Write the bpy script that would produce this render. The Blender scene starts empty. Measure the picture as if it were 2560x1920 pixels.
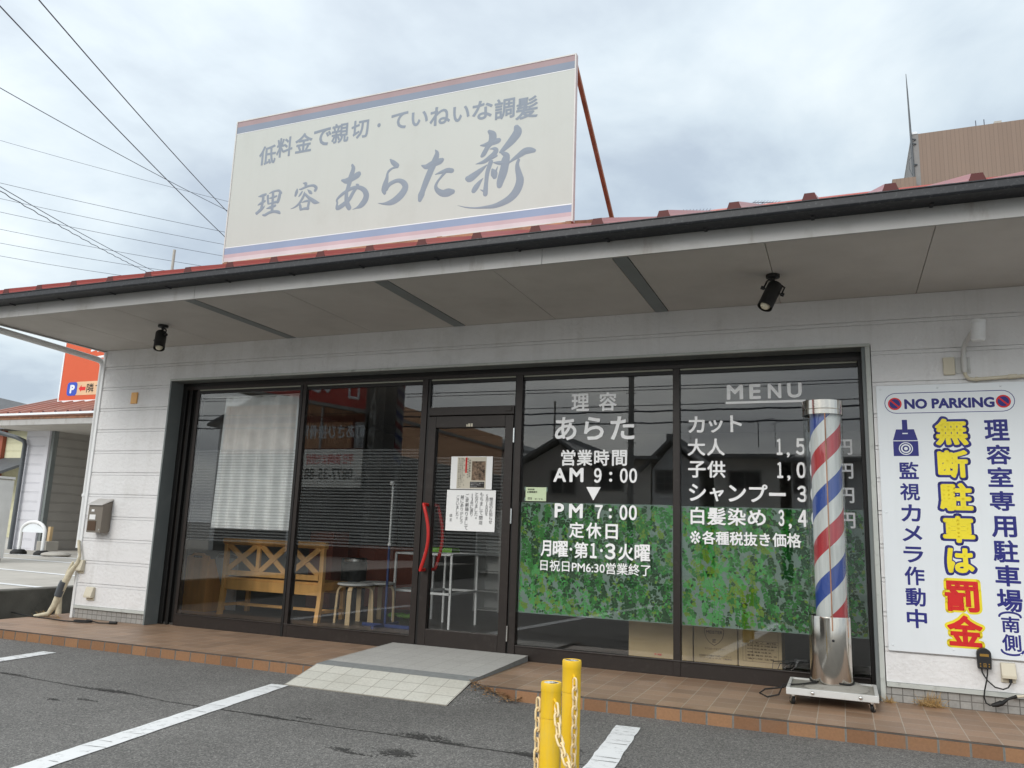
import bpy, math, random
from math import pi, sin, cos, radians as R
from mathutils import Vector, Matrix
random.seed(7)
S = bpy.context.scene
COL = S.collection
# ------------------------------------------------------------------ camera
yaw, pit, rol = -.3939, .1833, .0359
f_ = Vector((sin(yaw)*cos(pit), cos(yaw)*cos(pit), sin(pit)))
r_ = Vector((cos(yaw), -sin(yaw), 0)); u_ = r_.cross(f_)
r2 = cos(rol)*r_ + sin(rol)*u_; u2 = -sin(rol)*r_ + cos(rol)*u_
cd = bpy.data.cameras.new('camera'); cam = bpy.data.objects.new('camera', cd); COL.objects.link(cam)
cd.sensor_width = 36; cd.lens = 1991.67/2560*36; cd.clip_start = .05; cd.clip_end = 3000
cam.matrix_world = Matrix(((r2.x, u2.x, -f_.x, 7.3751), (r2.y, u2.y, -f_.y, -6.1727), (r2.z, u2.z, -f_.z, 1.0272), (0, 0, 0, 1)))
S.camera = cam
# ------------------------------------------------------------------ light
SUN_EL, SUN_AZ = R(31), R(196)          # azimuth from +Y clockwise: behind the camera, a little to the left
sdir = Vector((sin(SUN_AZ)*cos(SUN_EL), cos(SUN_AZ)*cos(SUN_EL), sin(SUN_EL)))
sl = bpy.data.lights.new('sun', 'SUN'); sl.energy = .95; sl.angle = R(28); sl.color = (1, .97, .92)
so = bpy.data.objects.new('sun', sl); COL.objects.link(so)
so.rotation_euler = sdir.to_track_quat('Z', 'Y').to_euler()
W = bpy.data.worlds.new('World'); S.world = W; W.use_nodes = True
nt = W.node_tree; N = nt.nodes; L = nt.links; N.clear()
wout = N.new('ShaderNodeOutputWorld'); bg = N.new('ShaderNodeBackground')
sky = N.new('ShaderNodeTexSky'); sky.sky_type = 'NISHITA'; sky.sun_disc = False
sky.sun_elevation = SUN_EL; sky.sun_rotation = SUN_AZ; sky.air_density = 1.2; sky.dust_density = 2
bg.inputs['Strength'].default_value = .1
tc = N.new('ShaderNodeTexCoord')
sep = N.new('ShaderNodeSeparateXYZ'); L.new(tc.outputs['Generated'], sep.inputs[0])
def wm(op, a, b=None, clamp=False):
    n = N.new('ShaderNodeMath'); n.operation = op; n.use_clamp = clamp
    for i, x in enumerate((a, b)):
        if x is None: continue
        if isinstance(x, (int, float)): n.inputs[i].default_value = x
        else: L.new(x, n.inputs[i])
    return n.outputs[0]
zc = wm('ADD', wm('MAXIMUM', sep.outputs[2], 0.0), .22)     # clouds lie on a layer overhead
px = wm('DIVIDE', sep.outputs[0], zc); py = wm('DIVIDE', sep.outputs[1], zc)
cmb = N.new('ShaderNodeCombineXYZ'); L.new(px, cmb.inputs[0]); L.new(py, cmb.inputs[1])
def wnoise(scale, det, rough, off):
    m = N.new('ShaderNodeMapping'); m.inputs['Location'].default_value = off; L.new(cmb.outputs[0], m.inputs[0])
    n = N.new('ShaderNodeTexNoise'); n.inputs['Scale'].default_value = scale; n.inputs['Detail'].default_value = det
    n.inputs['Roughness'].default_value = rough; n.inputs['Distortion'].default_value = .35; L.new(m.outputs[0], n.inputs['Vector']); return n.outputs[0]
n1 = wnoise(1.15, 7, .52, (3.1, 1.7, 0)); n2 = wnoise(3.1, 6, .55, (0.4, 5.2, 2))
mix = wm('ADD', wm('MULTIPLY', n1, .72), wm('MULTIPLY', n2, .28))
dens = N.new('ShaderNodeValToRGB'); L.new(mix, dens.inputs[0])
e = dens.color_ramp.elements
e[0].position = .40; e[0].color = (2.35, 3.0, 3.75, 1)
e[1].position = .61; e[1].color = (4.3, 4.95, 5.3, 1)
x = e.new(.5); x.color = (3.3, 4.05, 4.65, 1)
# the cloud cover is brighter round the hidden sun (behind the camera) and overhead
dotn = N.new('ShaderNodeVectorMath'); dotn.operation = 'DOT_PRODUCT'; L.new(tc.outputs['Generated'], dotn.inputs[0]); dotn.inputs[1].default_value = Vector((sin(SUN_AZ)*.5, cos(SUN_AZ)*.5, .866))
half = N.new('ShaderNodeMath'); half.operation = 'MULTIPLY_ADD'; L.new(dotn.outputs['Value'], half.inputs[0]); half.inputs[1].default_value = .5; half.inputs[2].default_value = .5
glow = wm('MULTIPLY', wm('POWER', half.outputs[0], 2.2), wm('ADD', wm('MULTIPLY', mix, 1.2), .10))
gc = N.new('ShaderNodeVectorMath'); gc.operation = 'SCALE'; gc.inputs[0].default_value = (10.2, 9.8, 9.3); L.new(glow, gc.inputs['Scale'])
cl = N.new('ShaderNodeVectorMath'); cl.operation = 'ADD'; L.new(dens.outputs[0], cl.inputs[0]); L.new(gc.outputs[0], cl.inputs[1])
mx = N.new('ShaderNodeMixRGB'); mx.inputs[0].default_value = .93; L.new(sky.outputs[0], mx.inputs[1]); L.new(cl.outputs[0], mx.inputs[2])
L.new(mx.outputs[0], bg.inputs['Color']); L.new(bg.outputs[0], wout.inputs[0])
S.view_settings.view_transform = 'Standard'; S.view_settings.look = 'None'; S.view_settings.gamma = 1; S.view_settings.exposure = 0.62
S.render.engine = 'CYCLES'; S.cycles.max_bounces = 10; S.cycles.transparent_max_bounces = 24; S.cycles.glossy_bounces = 5; S.cycles.diffuse_bounces = 5
S.cycles.use_denoising = True
S.cycles.caustics_reflective = False; S.cycles.caustics_refractive = False

# ------------------------------------------------------------------ materials
def mat(name, col, rough=.6, metal=0., var=.08, scale=3., bump=0., bscale=60., spec=.4, dirt=None, dscale=1.2, stretch=None):
    m = bpy.data.materials.new(name); m.use_nodes = True; t = m.node_tree; n = t.nodes; b = n['Principled BSDF']
    b.inputs['Roughness'].default_value = rough; b.inputs['Metallic'].default_value = metal; b.inputs['Specular IOR Level'].default_value = spec
    g = n.new('ShaderNodeNewGeometry'); vec = g.outputs['Position']
    if stretch:
        mp = n.new('ShaderNodeMapping'); mp.inputs['Scale'].default_value = stretch; t.links.new(vec, mp.inputs[0]); vec = mp.outputs[0]
    no = n.new('ShaderNodeTexNoise'); no.inputs['Scale'].default_value = scale; no.inputs['Detail'].default_value = 6; t.links.new(vec, no.inputs['Vector'])
    cr = n.new('ShaderNodeValToRGB'); t.links.new(no.outputs[0], cr.inputs[0])
    cr.color_ramp.elements[0].position = .3; cr.color_ramp.elements[1].position = .72
    cr.color_ramp.elements[0].color = tuple(c*(1-var) for c in col)+(1,); cr.color_ramp.elements[1].color = tuple(min(1, c*(1+var)) for c in col)+(1,)
    out = cr.outputs[0]
    if dirt:
        d = n.new('ShaderNodeTexNoise'); d.inputs['Scale'].default_value = dscale; d.inputs['Detail'].default_value = 9; d.inputs['Roughness'].default_value = .7
        t.links.new(vec, d.inputs['Vector'])
        dr = n.new('ShaderNodeValToRGB'); t.links.new(d.outputs[0], dr.inputs[0]); dr.color_ramp.elements[0].position = .54; dr.color_ramp.elements[1].position = .78
        dr.color_ramp.elements[0].color = (0, 0, 0, 1); dr.color_ramp.elements[1].color = (dirt[3],)*3+(1,)
        mm = n.new('ShaderNodeMixRGB'); t.links.new(dr.outputs[0], mm.inputs[0]); t.links.new(out, mm.inputs[1]); mm.inputs[2].default_value = tuple(dirt[:3])+(1,); out = mm.outputs[0]
    t.links.new(out, b.inputs['Base Color'])
    if bump:
        bn = n.new('ShaderNodeTexNoise'); bn.inputs['Scale'].default_value = bscale; bn.inputs['Detail'].default_value = 3; t.links.new(g.outputs['Position'], bn.inputs['Vector'])
        bp = n.new('ShaderNodeBump'); bp.inputs['Strength'].default_value = bump; bp.inputs['Distance'].default_value = .01
        t.links.new(bn.outputs[0], bp.inputs['Height']); t.links.new(bp.outputs[0], b.inputs['Normal'])
    return m
def sheer(name, col, alpha, rough=.7):
    """thin film or cloth that lets part of the light through"""
    m = bpy.data.materials.new(name); m.use_nodes = True; t = m.node_tree; n = t.nodes; n.remove(n['Principled BSDF'])
    d = n.new('ShaderNodeBsdfDiffuse'); d.inputs[0].default_value = tuple(col)+(1,)
    g = n.new('ShaderNodeNewGeometry'); no = n.new('ShaderNodeTexNoise'); no.inputs['Scale'].default_value = 9; t.links.new(g.outputs['Position'], no.inputs['Vector'])
    h = n.new('ShaderNodeHueSaturation'); h.inputs['Color'].default_value = tuple(col)+(1,)
    mr = n.new('ShaderNodeMapRange'); mr.inputs[3].default_value = .8; mr.inputs[4].default_value = 1.2; t.links.new(no.outputs[0], mr.inputs[0]); t.links.new(mr.outputs[0], h.inputs['Value']); t.links.new(h.outputs[0], d.inputs[0])
    tl = n.new('ShaderNodeBsdfTranslucent'); t.links.new(h.outputs[0], tl.inputs[0])
    m1 = n.new('ShaderNodeMixShader'); m1.inputs[0].default_value = .15; t.links.new(d.outputs[0], m1.inputs[1]); t.links.new(tl.outputs[0], m1.inputs[2])
    tr = n.new('ShaderNodeBsdfTransparent'); m2 = n.new('ShaderNodeMixShader'); m2.inputs[0].default_value = alpha
    t.links.new(tr.outputs[0], m2.inputs[1]); t.links.new(m1.outputs[0], m2.inputs[2]); t.links.new(m2.outputs[0], n['Material Output'].inputs[0]); return m
def glass(name, base=.024, tint=(.985, .99, .985)):
    m = bpy.data.materials.new(name); m.use_nodes = True; t = m.node_tree; n = t.nodes; n.remove(n['Principled BSDF'])
    fr = n.new('ShaderNodeFresnel'); 
    gb = n.new('ShaderNodeNewGeometry'); io = n.new('ShaderNodeMapRange'); t.links.new(gb.outputs['Backfacing'], io.inputs[0]); io.inputs[3].default_value = 1.5; io.inputs[4].default_value = 1/1.5; t.links.new(io.outputs[0], fr.inputs[0])
    ad = n.new('ShaderNodeMath'); ad.operation = 'ADD'; ad.use_clamp = True; t.links.new(fr.outputs[0], ad.inputs[0]); ad.inputs[1].default_value = base
    gl = n.new('ShaderNodeBsdfGlossy'); gl.inputs['Roughness'].default_value = 0.0
    g = n.new('ShaderNodeNewGeometry'); no = n.new('ShaderNodeTexNoise'); no.inputs['Scale'].default_value = .9; no.inputs['Detail'].default_value = 0; t.links.new(g.outputs['Position'], no.inputs['Vector'])
    bp = n.new('ShaderNodeBump'); bp.inputs['Strength'].default_value = .012; bp.inputs['Distance'].default_value = .02; t.links.new(no.outputs[0], bp.inputs['Height']); t.links.new(bp.outputs[0], gl.inputs['Normal'])
    tr = n.new('ShaderNodeBsdfTransparent'); tr.inputs[0].default_value = tuple(tint)+(1,)
    mx = n.new('ShaderNodeMixShader'); t.links.new(ad.outputs[0], mx.inputs[0]); t.links.new(tr.outputs[0], mx.inputs[1]); t.links.new(gl.outputs[0], mx.inputs[2])
    t.links.new(mx.outputs[0], n['Material Output'].inputs[0]); return m
def tiles(name, w, h, c1, c2, mortar, msize, ox=0., oy=0., wall=False, rough=.45, off=0., axis='x', bias=0., bumpk=.3, stain=(.12, .08, .05, .6)):
    m = bpy.data.materials.new(name); m.use_nodes = True; t = m.node_tree; n = t.nodes; b = n['Principled BSDF']; b.inputs['Roughness'].default_value = rough
    g = n.new('ShaderNodeNewGeometry'); sp = n.new('ShaderNodeSeparateXYZ'); t.links.new(g.outputs['Position'], sp.inputs[0])
    cb = n.new('ShaderNodeCombineXYZ'); t.links.new(sp.outputs[0 if axis == 'x' else 1], cb.inputs[0]); t.links.new(sp.outputs[2 if wall else 1], cb.inputs[1])
    mp = n.new('ShaderNodeMapping'); mp.inputs['Location'].default_value = (-ox, -oy, 0); t.links.new(cb.outputs[0], mp.inputs[0])
    br = n.new('ShaderNodeTexBrick'); br.offset = off; br.inputs['Scale'].default_value = 1; br.inputs['Brick Width'].default_value = w; br.inputs['Row Height'].default_value = h
    br.inputs['Mortar Size'].default_value = msize; br.inputs['Mortar Smooth'].default_value = .3; br.inputs['Bias'].default_value = bias
    br.inputs['Color1'].default_value = tuple(c1)+(1,); br.inputs['Color2'].default_value = tuple(c2)+(1,); br.inputs['Mortar'].default_value = tuple(mortar)+(1,)
    t.links.new(mp.outputs[0], br.inputs[0])
    no = n.new('ShaderNodeTexNoise'); no.inputs['Scale'].default_value = 2.3; no.inputs['Detail'].default_value = 10; no.inputs['Roughness'].default_value = .7; t.links.new(g.outputs['Position'], no.inputs['Vector'])
    cr = n.new('ShaderNodeValToRGB'); cr.color_ramp.elements[0].position = .5; cr.color_ramp.elements[1].position = .8; cr.color_ramp.elements[0].color = (0, 0, 0, 1); cr.color_ramp.elements[1].color = (stain[3],)*3+(1,)
    t.links.new(no.outputs[0], cr.inputs[0]); mx = n.new('ShaderNodeMixRGB'); t.links.new(cr.outputs[0], mx.inputs[0]); t.links.new(br.outputs[0], mx.inputs[1]); mx.inputs[2].default_value = tuple(stain[:3])+(1,)
    n3 = n.new('ShaderNodeTexNoise'); n3.inputs['Scale'].default_value = 70; n3.inputs['Detail'].default_value = 3; t.links.new(g.outputs['Position'], n3.inputs['Vector'])
    mr = n.new('ShaderNodeMapRange'); mr.inputs[3].default_value = .8; mr.inputs[4].default_value = 1.2; t.links.new(n3.outputs[0], mr.inputs[0])
    ml = n.new('ShaderNodeVectorMath'); ml.operation = 'SCALE'; t.links.new(mx.outputs[0], ml.inputs[0]); t.links.new(mr.outputs[0], ml.inputs['Scale'])
    t.links.new(ml.outputs[0], b.inputs['Base Color'])
    bp = n.new('ShaderNodeBump'); bp.inputs['Strength'].default_value = bumpk; bp.inputs['Distance'].default_value = .004; bp.invert = True
    t.links.new(br.outputs['Fac'], bp.inputs['Height']); t.links.new(bp.outputs[0], b.inputs['Normal']); return m

M = {}
M['siding'] = mat('white_siding', (.745, .74, .74), .75, var=.03, bump=.75, bscale=30, dirt=(.40, .385, .34, .5), dscale=1.0)
M['soffit'] = mat('grey_soffit_board', (.53, .51, .48), .85, var=.05, bump=.15, bscale=200, dirt=(.30, .285, .26, .3))
M['strip'] = mat('grey_metal_strip', (.20, .22, .22), .55, var=.06)
M['fascia'] = mat('weathered_white_metal', (.42, .415, .405), .5, var=.05, dirt=(.22, .2, .17, .6), dscale=1.6)
M['gutter'] = mat('black_gutter', (.016, .018, .022), .5, var=.1, dirt=(.12, .125, .13, .75), dscale=38)
M['roof'] = mat('red_metal_roof', (.40, .075, .06), .28, var=.06, scale=1.5, dirt=(.30, .10, .08, .5), spec=.6)
M['roofend'] = mat('dark_red_rib_end', (.10, .018, .016), .6)
M['brown'] = mat('dark_bronze_aluminium', (.020, .0145, .012), .42, var=.1, scale=20, dirt=(.08, .07, .065, .3), dscale=14)
M['black'] = mat('black_aluminium', (.010, .0095, .009), .42, var=.1)
M['bead'] = mat('pale_glazing_bead', (.32, .32, .26), .6)
M['reveal'] = mat('grey_green_metal', (.17, .19, .19), .5, var=.06, dirt=(.30, .30, .27, .4), dscale=3)
M['trimlight'] = mat('pale_worn_trim', (.50, .52, .49), .6, dirt=(.2, .2, .18, .7), dscale=12)
M['white'] = mat('white_paint', (.78, .79, .79), .5, var=.03, dirt=(.45, .44, .4, .3), dscale=5)
M['vinyl'] = mat('white_vinyl', (.92, .92, .92), .5, var=.01)
M['cream'] = mat('cream_plastic', (.62, .57, .45), .5, var=.05, dirt=(.35, .3, .22, .4))
M['basetile'] = tiles('grey_mosaic_tile', .067, .048, (.36, .35, .33), (.29, .285, .27), (.13, .125, .115), .0035, wall=True, stain=(.16, .14, .12, .5))
M['porchtop'] = tiles('brown_floor_tile', .1558, .156, (.37, .235, .15), (.255, .16, .10), (.42, .36, .29), .003, ox=.3377, oy=-.97, stain=(.15, .105, .075, .65))
M['porchface'] = tiles('brown_edge_tile', .1558, .4, (.32, .17, .085), (.21, .105, .052), (.20, .20, .185), .0065, ox=.3377, oy=-.3, wall=True, stain=(.2, .13, .09, .7))
M['grout'] = mat('dark_grout', (.10, .09, .08), .9, var=.3, scale=20)
M['ramptile'] = tiles('pale_ramp_tile', .157, .12, (.60, .585, .52), (.55, .54, .48), (.27, .25, .21), .0028, ox=3.737, oy=-.985, stain=(.38, .35, .29, .5), rough=.6)
M['ramptile2'] = tiles('pale_landing_tile', .157, .157, (.50, .49, .46), (.47, .46, .435), (.33, .32, .29), .0022, ox=3.737, oy=-.84, stain=(.34, .32, .29, .5), rough=.6)
M['grip'] = mat('grey_rubber_strip', (.25, .26, .255), .8, var=.12, scale=30)
M['interior'] = mat('dim_grey_wallpaper', (.30, .29, .27), .9, var=.05)
M['intfloor'] = mat('dark_vinyl_floor', (.055, .052, .048), .4, var=.15, scale=4)
M['glass'] = glass('window_glass')
M['clear'] = glass('clear_acrylic', .05, (.90, .92, .92))
M['film'] = sheer('pale_leaf_film', (.21, .30, .26), .86)
M['frost'] = sheer('frosted_film', (.40, .42, .43), .21)
M['curtain'] = sheer('lace_curtain', (.92, .94, .94), .95)
for i, c in enumerate([(.012, .085, .018), (.030, .21, .030), (.17, .31, .03), (.09, .40, .10)]): M['leaf%d' % i] = sheer('film_leaf_%s' % ['dark_green', 'green', 'olive', 'bright_green'][i], c, .86)
M['twig'] = mat('film_twig', (.03, .035, .025), .8)
M['wood'] = mat('honey_pine', (.74, .40, .13), .45, var=.22, scale=9, stretch=(1, 1, .12))
M['wood2'] = mat('orange_pine', (.75, .36, .11), .45, var=.22, scale=9, stretch=(1, 1, .12))
M['birch'] = mat('pale_birch', (.62, .45, .25), .45, var=.1, scale=10, stretch=(1, 1, .2))
M['stoolseat'] = mat('grey_white_laminate', (.66, .66, .64), .5)
M['card'] = mat('cardboard', (.52, .39, .22), .85, var=.06, scale=6, bump=.05, bscale=120)
M['darkplastic'] = mat('black_plastic', (.016, .016, .017), .45)
M['steel'] = mat('polished_stainless', (.56, .53, .48), .12, 1., var=.1, scale=2.5, stretch=(1, 1, .1))
M['chrome'] = mat('chrome', (.75, .75, .73), .18, 1., var=.05)
M['castmetal'] = mat('worn_white_steel', (.60, .60, .58), .5, var=.05, dirt=(.3, .28, .24, .5), dscale=8)
M['greyplate'] = mat('dusty_grey_plate', (.33, .315, .28), .7, dirt=(.18, .16, .13, .6), dscale=10)
M['red'] = mat('red_plastic', (.50, .022, .018), .35)
M['rubber'] = mat('black_rubber', (.012, .012, .012), .6)
M['lampblack'] = mat('black_painted_metal', (.017, .017, .017), .5, var=.25, scale=30)
M['bulb'] = mat('cream_glass_bulb', (.72, .66, .50), .25)
M['signface'] = mat('cream_sign_face', (.50, .53, .50), .55, var=.03, scale=.8, bump=.05, bscale=260, dirt=(.40, .42, .38, .35), dscale=1.5)
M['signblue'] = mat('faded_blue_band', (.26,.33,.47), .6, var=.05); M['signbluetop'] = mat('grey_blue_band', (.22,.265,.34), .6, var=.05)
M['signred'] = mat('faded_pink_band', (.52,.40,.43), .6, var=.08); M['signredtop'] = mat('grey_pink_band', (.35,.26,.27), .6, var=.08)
M['signpale'] = mat('pale_pink_edge', (.60,.53,.555), .6)
M['brush'] = mat('grey_blue_lettering', (.235, .28, .335), .6, var=.04)
M['rust'] = mat('rusty_orange_steel', (.36, .19, .115), .8, var=.3, scale=8, dirt=(.46, .35, .29, .7), dscale=6)
M['navy'] = mat('navy_print', (.018, .020, .19), .5); M['yellow'] = mat('yellow_print', (.86, .72, .03), .5); M['printred'] = mat('red_print', (.66, .016, .016), .5)
M['board'] = mat('white_sign_board', (.76, .80, .83), .3, var=.015)
M['boll'] = mat('yellow_plastic_post', (.80, .50, .018), .4, var=.05, scale=6, dirt=(.62, .47, .12, .5), dscale=5)
M['chain'] = mat('faded_yellow_chain', (.80, .63, .36), .5, var=.08, scale=30)
M['mailbox'] = mat('bronze_grey_metal', (.21, .185, .155), .4, .3, var=.06); M['maillid'] = mat('brushed_steel_lid', (.58, .56, .53), .35, .6)
M['brownpl'] = mat('dark_brown_plastic', (.075, .04, .018), .4)
M['paper'] = mat('white_paper', (.80, .80, .79), .9, var=.015); M['ink'] = mat('grey_pencil_ink', (.10, .10, .105), .9); M['blackink'] = mat('black_print', (.025, .023, .022), .7)
M['beige'] = mat('beige_print', (.55, .51, .42), .9); M['sepia'] = mat('sepia_photo', (.16, .11, .075), .8, var=.9, scale=42)
M['greenpaper'] = mat('pale_green_card', (.58, .68, .45), .8)
M['asphalt'] = None
M['line'] = mat('white_road_paint', (.78, .79, .79), .75, var=.04, dirt=(.18, .18, .175, .75), dscale=22)
M['crack'] = mat('dark_asphalt_crack', (.055, .053, .050), .95)
M['conc'] = mat('dark_mossy_concrete', (.11, .105, .09), .95, var=.3, scale=3, bump=.5, bscale=18, dirt=(.03, .032, .025, .9), dscale=2.2)
M['lot'] = mat('pale_concrete_lot', (.47, .445, .40), .9, var=.08, dirt=(.33, .31, .27, .6), dscale=1.1)
M['paleconc'] = mat('pale_concrete', (.42, .40, .36), .9, var=.1, bump=.3, bscale=30)
M['nroof'] = mat('faded_red_roof', (.40, .20, .155), .35, var=.12, scale=2, dirt=(.52, .34, .28, .7), dscale=1.4, stretch=(3, .25, .25))
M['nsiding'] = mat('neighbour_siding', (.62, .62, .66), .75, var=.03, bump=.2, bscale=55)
M['nsidingd'] = mat('shaded_siding', (.36, .345, .32), .8, var=.05)  # neighbour's siding with the shade of the recess put into its colour
M['orange'] = mat('orange_sign_face', (.60, .095, .030), .5, var=.02); M['peach'] = mat('peach_sign_band', (.70, .47, .28), .5); M['pblue'] = mat('blue_sign_print', (.03, .08, .50), .5)
M['yelwall'] = mat('cream_yellow_siding', (.62, .60, .42), .8)
M['slate'] = mat('slate_grey_tiles', (.10, .105, .112), .6, var=.12, scale=6)
M['pipegrey'] = mat('dark_grey_pipe', (.085, .095, .105), .4)
M['acmetal'] = mat('beige_painted_metal', (.52, .50, .44), .5, var=.04)
M['tan'] = tiles('tan_facade_tile', .115, 60, (.235, .17, .13), (.22, .158, .12), (.178, .13, .10), .009, wall=True, rough=.7, bumpk=.2, stain=(.25, .17, .12, .4))
M['greycol'] = mat('grey_facade', (.24, .235, .23), .8)
M['wire'] = mat('wire_sheath', (.085, .095, .125), .6)
M['straw'] = mat('dry_straw', (.50, .34, .15), .9, var=.3, scale=40)
M['deadleaf'] = mat('dead_leaf', (.26, .155, .075), .9, var=.4, scale=50)
M['tape'] = mat('cream_pipe_tape', (.60, .54, .40), .8, var=.12, scale=30)
M['conpole'] = mat('concrete_pole', (.30, .30, .285), .9)
M['hwall'] = mat('cream_house_wall', (.84, .82, .76), .9); M['hgrey'] = mat('grey_house_siding', (.82, .83, .83), .8); M['hdark'] = mat('dark_house_wall', (.64, .61, .57), .9)
M['hroof'] = mat('grey_house_roof', (.26, .265, .27), .7, var=.15, scale=5); M['towerdark'] = mat('dark_tower_paint', (.10, .095, .09), .8)
M['hwin'] = mat('dim_window', (.05, .055, .06), .2)
M['corange'] = mat('orange_clinic_wall', (.85, .48, .28), .7); M['credsign'] = mat('red_clinic_sign', (.55, .04, .03), .5); M['cwood'] = mat('red_brown_wood', (.30, .08, .045), .6)
M['blue'] = mat('dark_blue_tube', (.03, .05, .16), .4); M['green'] = mat('green_cloth', (.22, .50, .06), .9)
M['screen'] = mat('amber_display', (.30, .17, .03), .3)

def streaks(m, col, amt, sc=(5, 5, .4), lo=.52):
    """rain-washed grime running down a surface"""
    t = m.node_tree; n = t.nodes; b = n['Principled BSDF']; src = b.inputs['Base Color'].links[0].from_socket
    g = n.new('ShaderNodeNewGeometry'); mp = n.new('ShaderNodeMapping'); mp.inputs['Scale'].default_value = sc; t.links.new(g.outputs['Position'], mp.inputs[0])
    no = n.new('ShaderNodeTexNoise'); no.inputs['Scale'].default_value = 1.6; no.inputs['Detail'].default_value = 8; no.inputs['Roughness'].default_value = .65; t.links.new(mp.outputs[0], no.inputs['Vector'])
    r = n.new('ShaderNodeMapRange'); r.inputs[1].default_value = lo; r.inputs[2].default_value = .8; r.inputs[4].default_value = amt; t.links.new(no.outputs[0], r.inputs[0])
    x = n.new('ShaderNodeMixRGB'); t.links.new(r.outputs[0], x.inputs[0]); t.links.new(src, x.inputs[1]); x.inputs[2].default_value = tuple(col)+(1,); t.links.new(x.outputs[0], b.inputs['Base Color'])
streaks(M['siding'], (.36, .34, .30), .26); streaks(M['signface'], (.40, .41, .38), .10, (9, 9, .5)); streaks(M['fascia'], (.19, .15, .11), .7, (4, 4, 1.2), .56); streaks(M['soffit'], (.30, .28, .25), .25, (1.2, .9, 1), .5)
streaks(M['reveal'], (.33, .33, .30), .6, (6, 6, .6)); streaks(M['board'], (.60, .63, .64), .2, (6, 6, .5)); streaks(M['boll'], (.62, .45, .10), .5, (30, 30, 3))
def asphalt():
    m = bpy.data.materials.new('asphalt'); m.use_nodes = True; t = m.node_tree; n = t.nodes; b = n['Principled BSDF']; b.inputs['Roughness'].default_value = .85
    g = n.new('ShaderNodeNewGeometry')
    v = n.new('ShaderNodeTexVoronoi'); v.inputs['Scale'].default_value = 150; t.links.new(g.outputs['Position'], v.inputs['Vector'])
    cr = n.new('ShaderNodeValToRGB'); t.links.new(v.outputs['Color'], cr.inputs[0]); c = cr.color_ramp
    c.elements[0].position = .15; c.elements[0].color = (.085, .083, .079, 1); c.elements[1].position = .95; c.elements[1].color = (.29, .28, .262, 1)
    y = c.elements.new(.6); y.color = (.158, .153, .144, 1)
    o = n.new('ShaderNodeTexNoise'); o.inputs['Scale'].default_value = .7; o.inputs['Detail'].default_value = 10; o.inputs['Roughness'].default_value = .62; t.links.new(g.outputs['Position'], o.inputs['Vector'])
    mr = n.new('ShaderNodeMapRange'); mr.inputs[1].default_value = .3; mr.inputs[2].default_value = .7; mr.inputs[3].default_value = .76; mr.inputs[4].default_value = 1.2; t.links.new(o.outputs[0], mr.inputs[0])
    s = n.new('ShaderNodeVectorMath'); s.operation = 'SCALE'; t.links.new(cr.outputs[0], s.inputs[0]); t.links.new(mr.outputs[0], s.inputs['Scale']); t.links.new(s.outputs[0], b.inputs['Base Color'])
    bp = n.new('ShaderNodeBump'); bp.inputs['Strength'].default_value = .5; bp.inputs['Distance'].default_value = .004; t.links.new(v.outputs['Distance'], bp.inputs['Height']); t.links.new(bp.outputs[0], b.inputs['Normal']); return m
M['asphalt'] = asphalt()
def stripes(nm='barber_stripes', k=1.):
    """red, white and blue helix of the barber pole, wound round the cylinder's own axis"""
    m = bpy.data.materials.new(nm); m.use_nodes = True; t = m.node_tree; n = t.nodes; b = n['Principled BSDF']; b.inputs['Roughness'].default_value = .45
    tcn = n.new('ShaderNodeTexCoord'); sp = n.new('ShaderNodeSeparateXYZ'); t.links.new(tcn.outputs['Object'], sp.inputs[0])
    def mth(op, a, b_=None):
        k = n.new('ShaderNodeMath'); k.operation = op
        for i, q in enumerate((a, b_)):
            if q is None: continue
            if isinstance(q, (int, float)): k.inputs[i].default_value = q
            else: t.links.new(q, k.inputs[i])
        return k.outputs[0]
    an = mth('ARCTAN2', sp.outputs[0], mth('MULTIPLY', sp.outputs[1], -1.0))    # 0 at the front
    ph = mth('SUBTRACT', mth('DIVIDE', mth('SUBTRACT', sp.outputs[2], 1.355), .575), mth('DIVIDE', an, 2*pi))
    fr = mth('FRACT', mth('ADD', ph, 10.125))
    cr = n.new('ShaderNodeValToRGB'); cr.color_ramp.interpolation = 'CONSTANT'; t.links.new(fr, cr.inputs[0])
    wh = (.72, .73, .71, 1); c = cr.color_ramp
    c.elements[0].position = 0; c.elements[0].color = (.025, .075, .36, 1); c.elements[1].position = .25; c.elements[1].color = wh
    q = c.elements.new(.5); q.color = (.52, .035, .045, 1); q = c.elements.new(.75); q.color = wh
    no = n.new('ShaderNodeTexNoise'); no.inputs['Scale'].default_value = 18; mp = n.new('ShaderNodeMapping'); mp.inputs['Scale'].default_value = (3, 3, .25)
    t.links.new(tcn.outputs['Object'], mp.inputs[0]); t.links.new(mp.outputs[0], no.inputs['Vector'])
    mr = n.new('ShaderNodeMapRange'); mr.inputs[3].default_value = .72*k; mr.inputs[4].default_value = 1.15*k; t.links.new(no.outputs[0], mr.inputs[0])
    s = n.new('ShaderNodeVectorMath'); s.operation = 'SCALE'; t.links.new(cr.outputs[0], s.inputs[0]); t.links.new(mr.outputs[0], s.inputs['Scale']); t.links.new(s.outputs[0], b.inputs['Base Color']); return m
M['stripes'] = stripes(); M['shadestripes'] = stripes('shaded_stripes', .3)  # second copy is darkened: the street pole's shade is put into its colour

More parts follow.
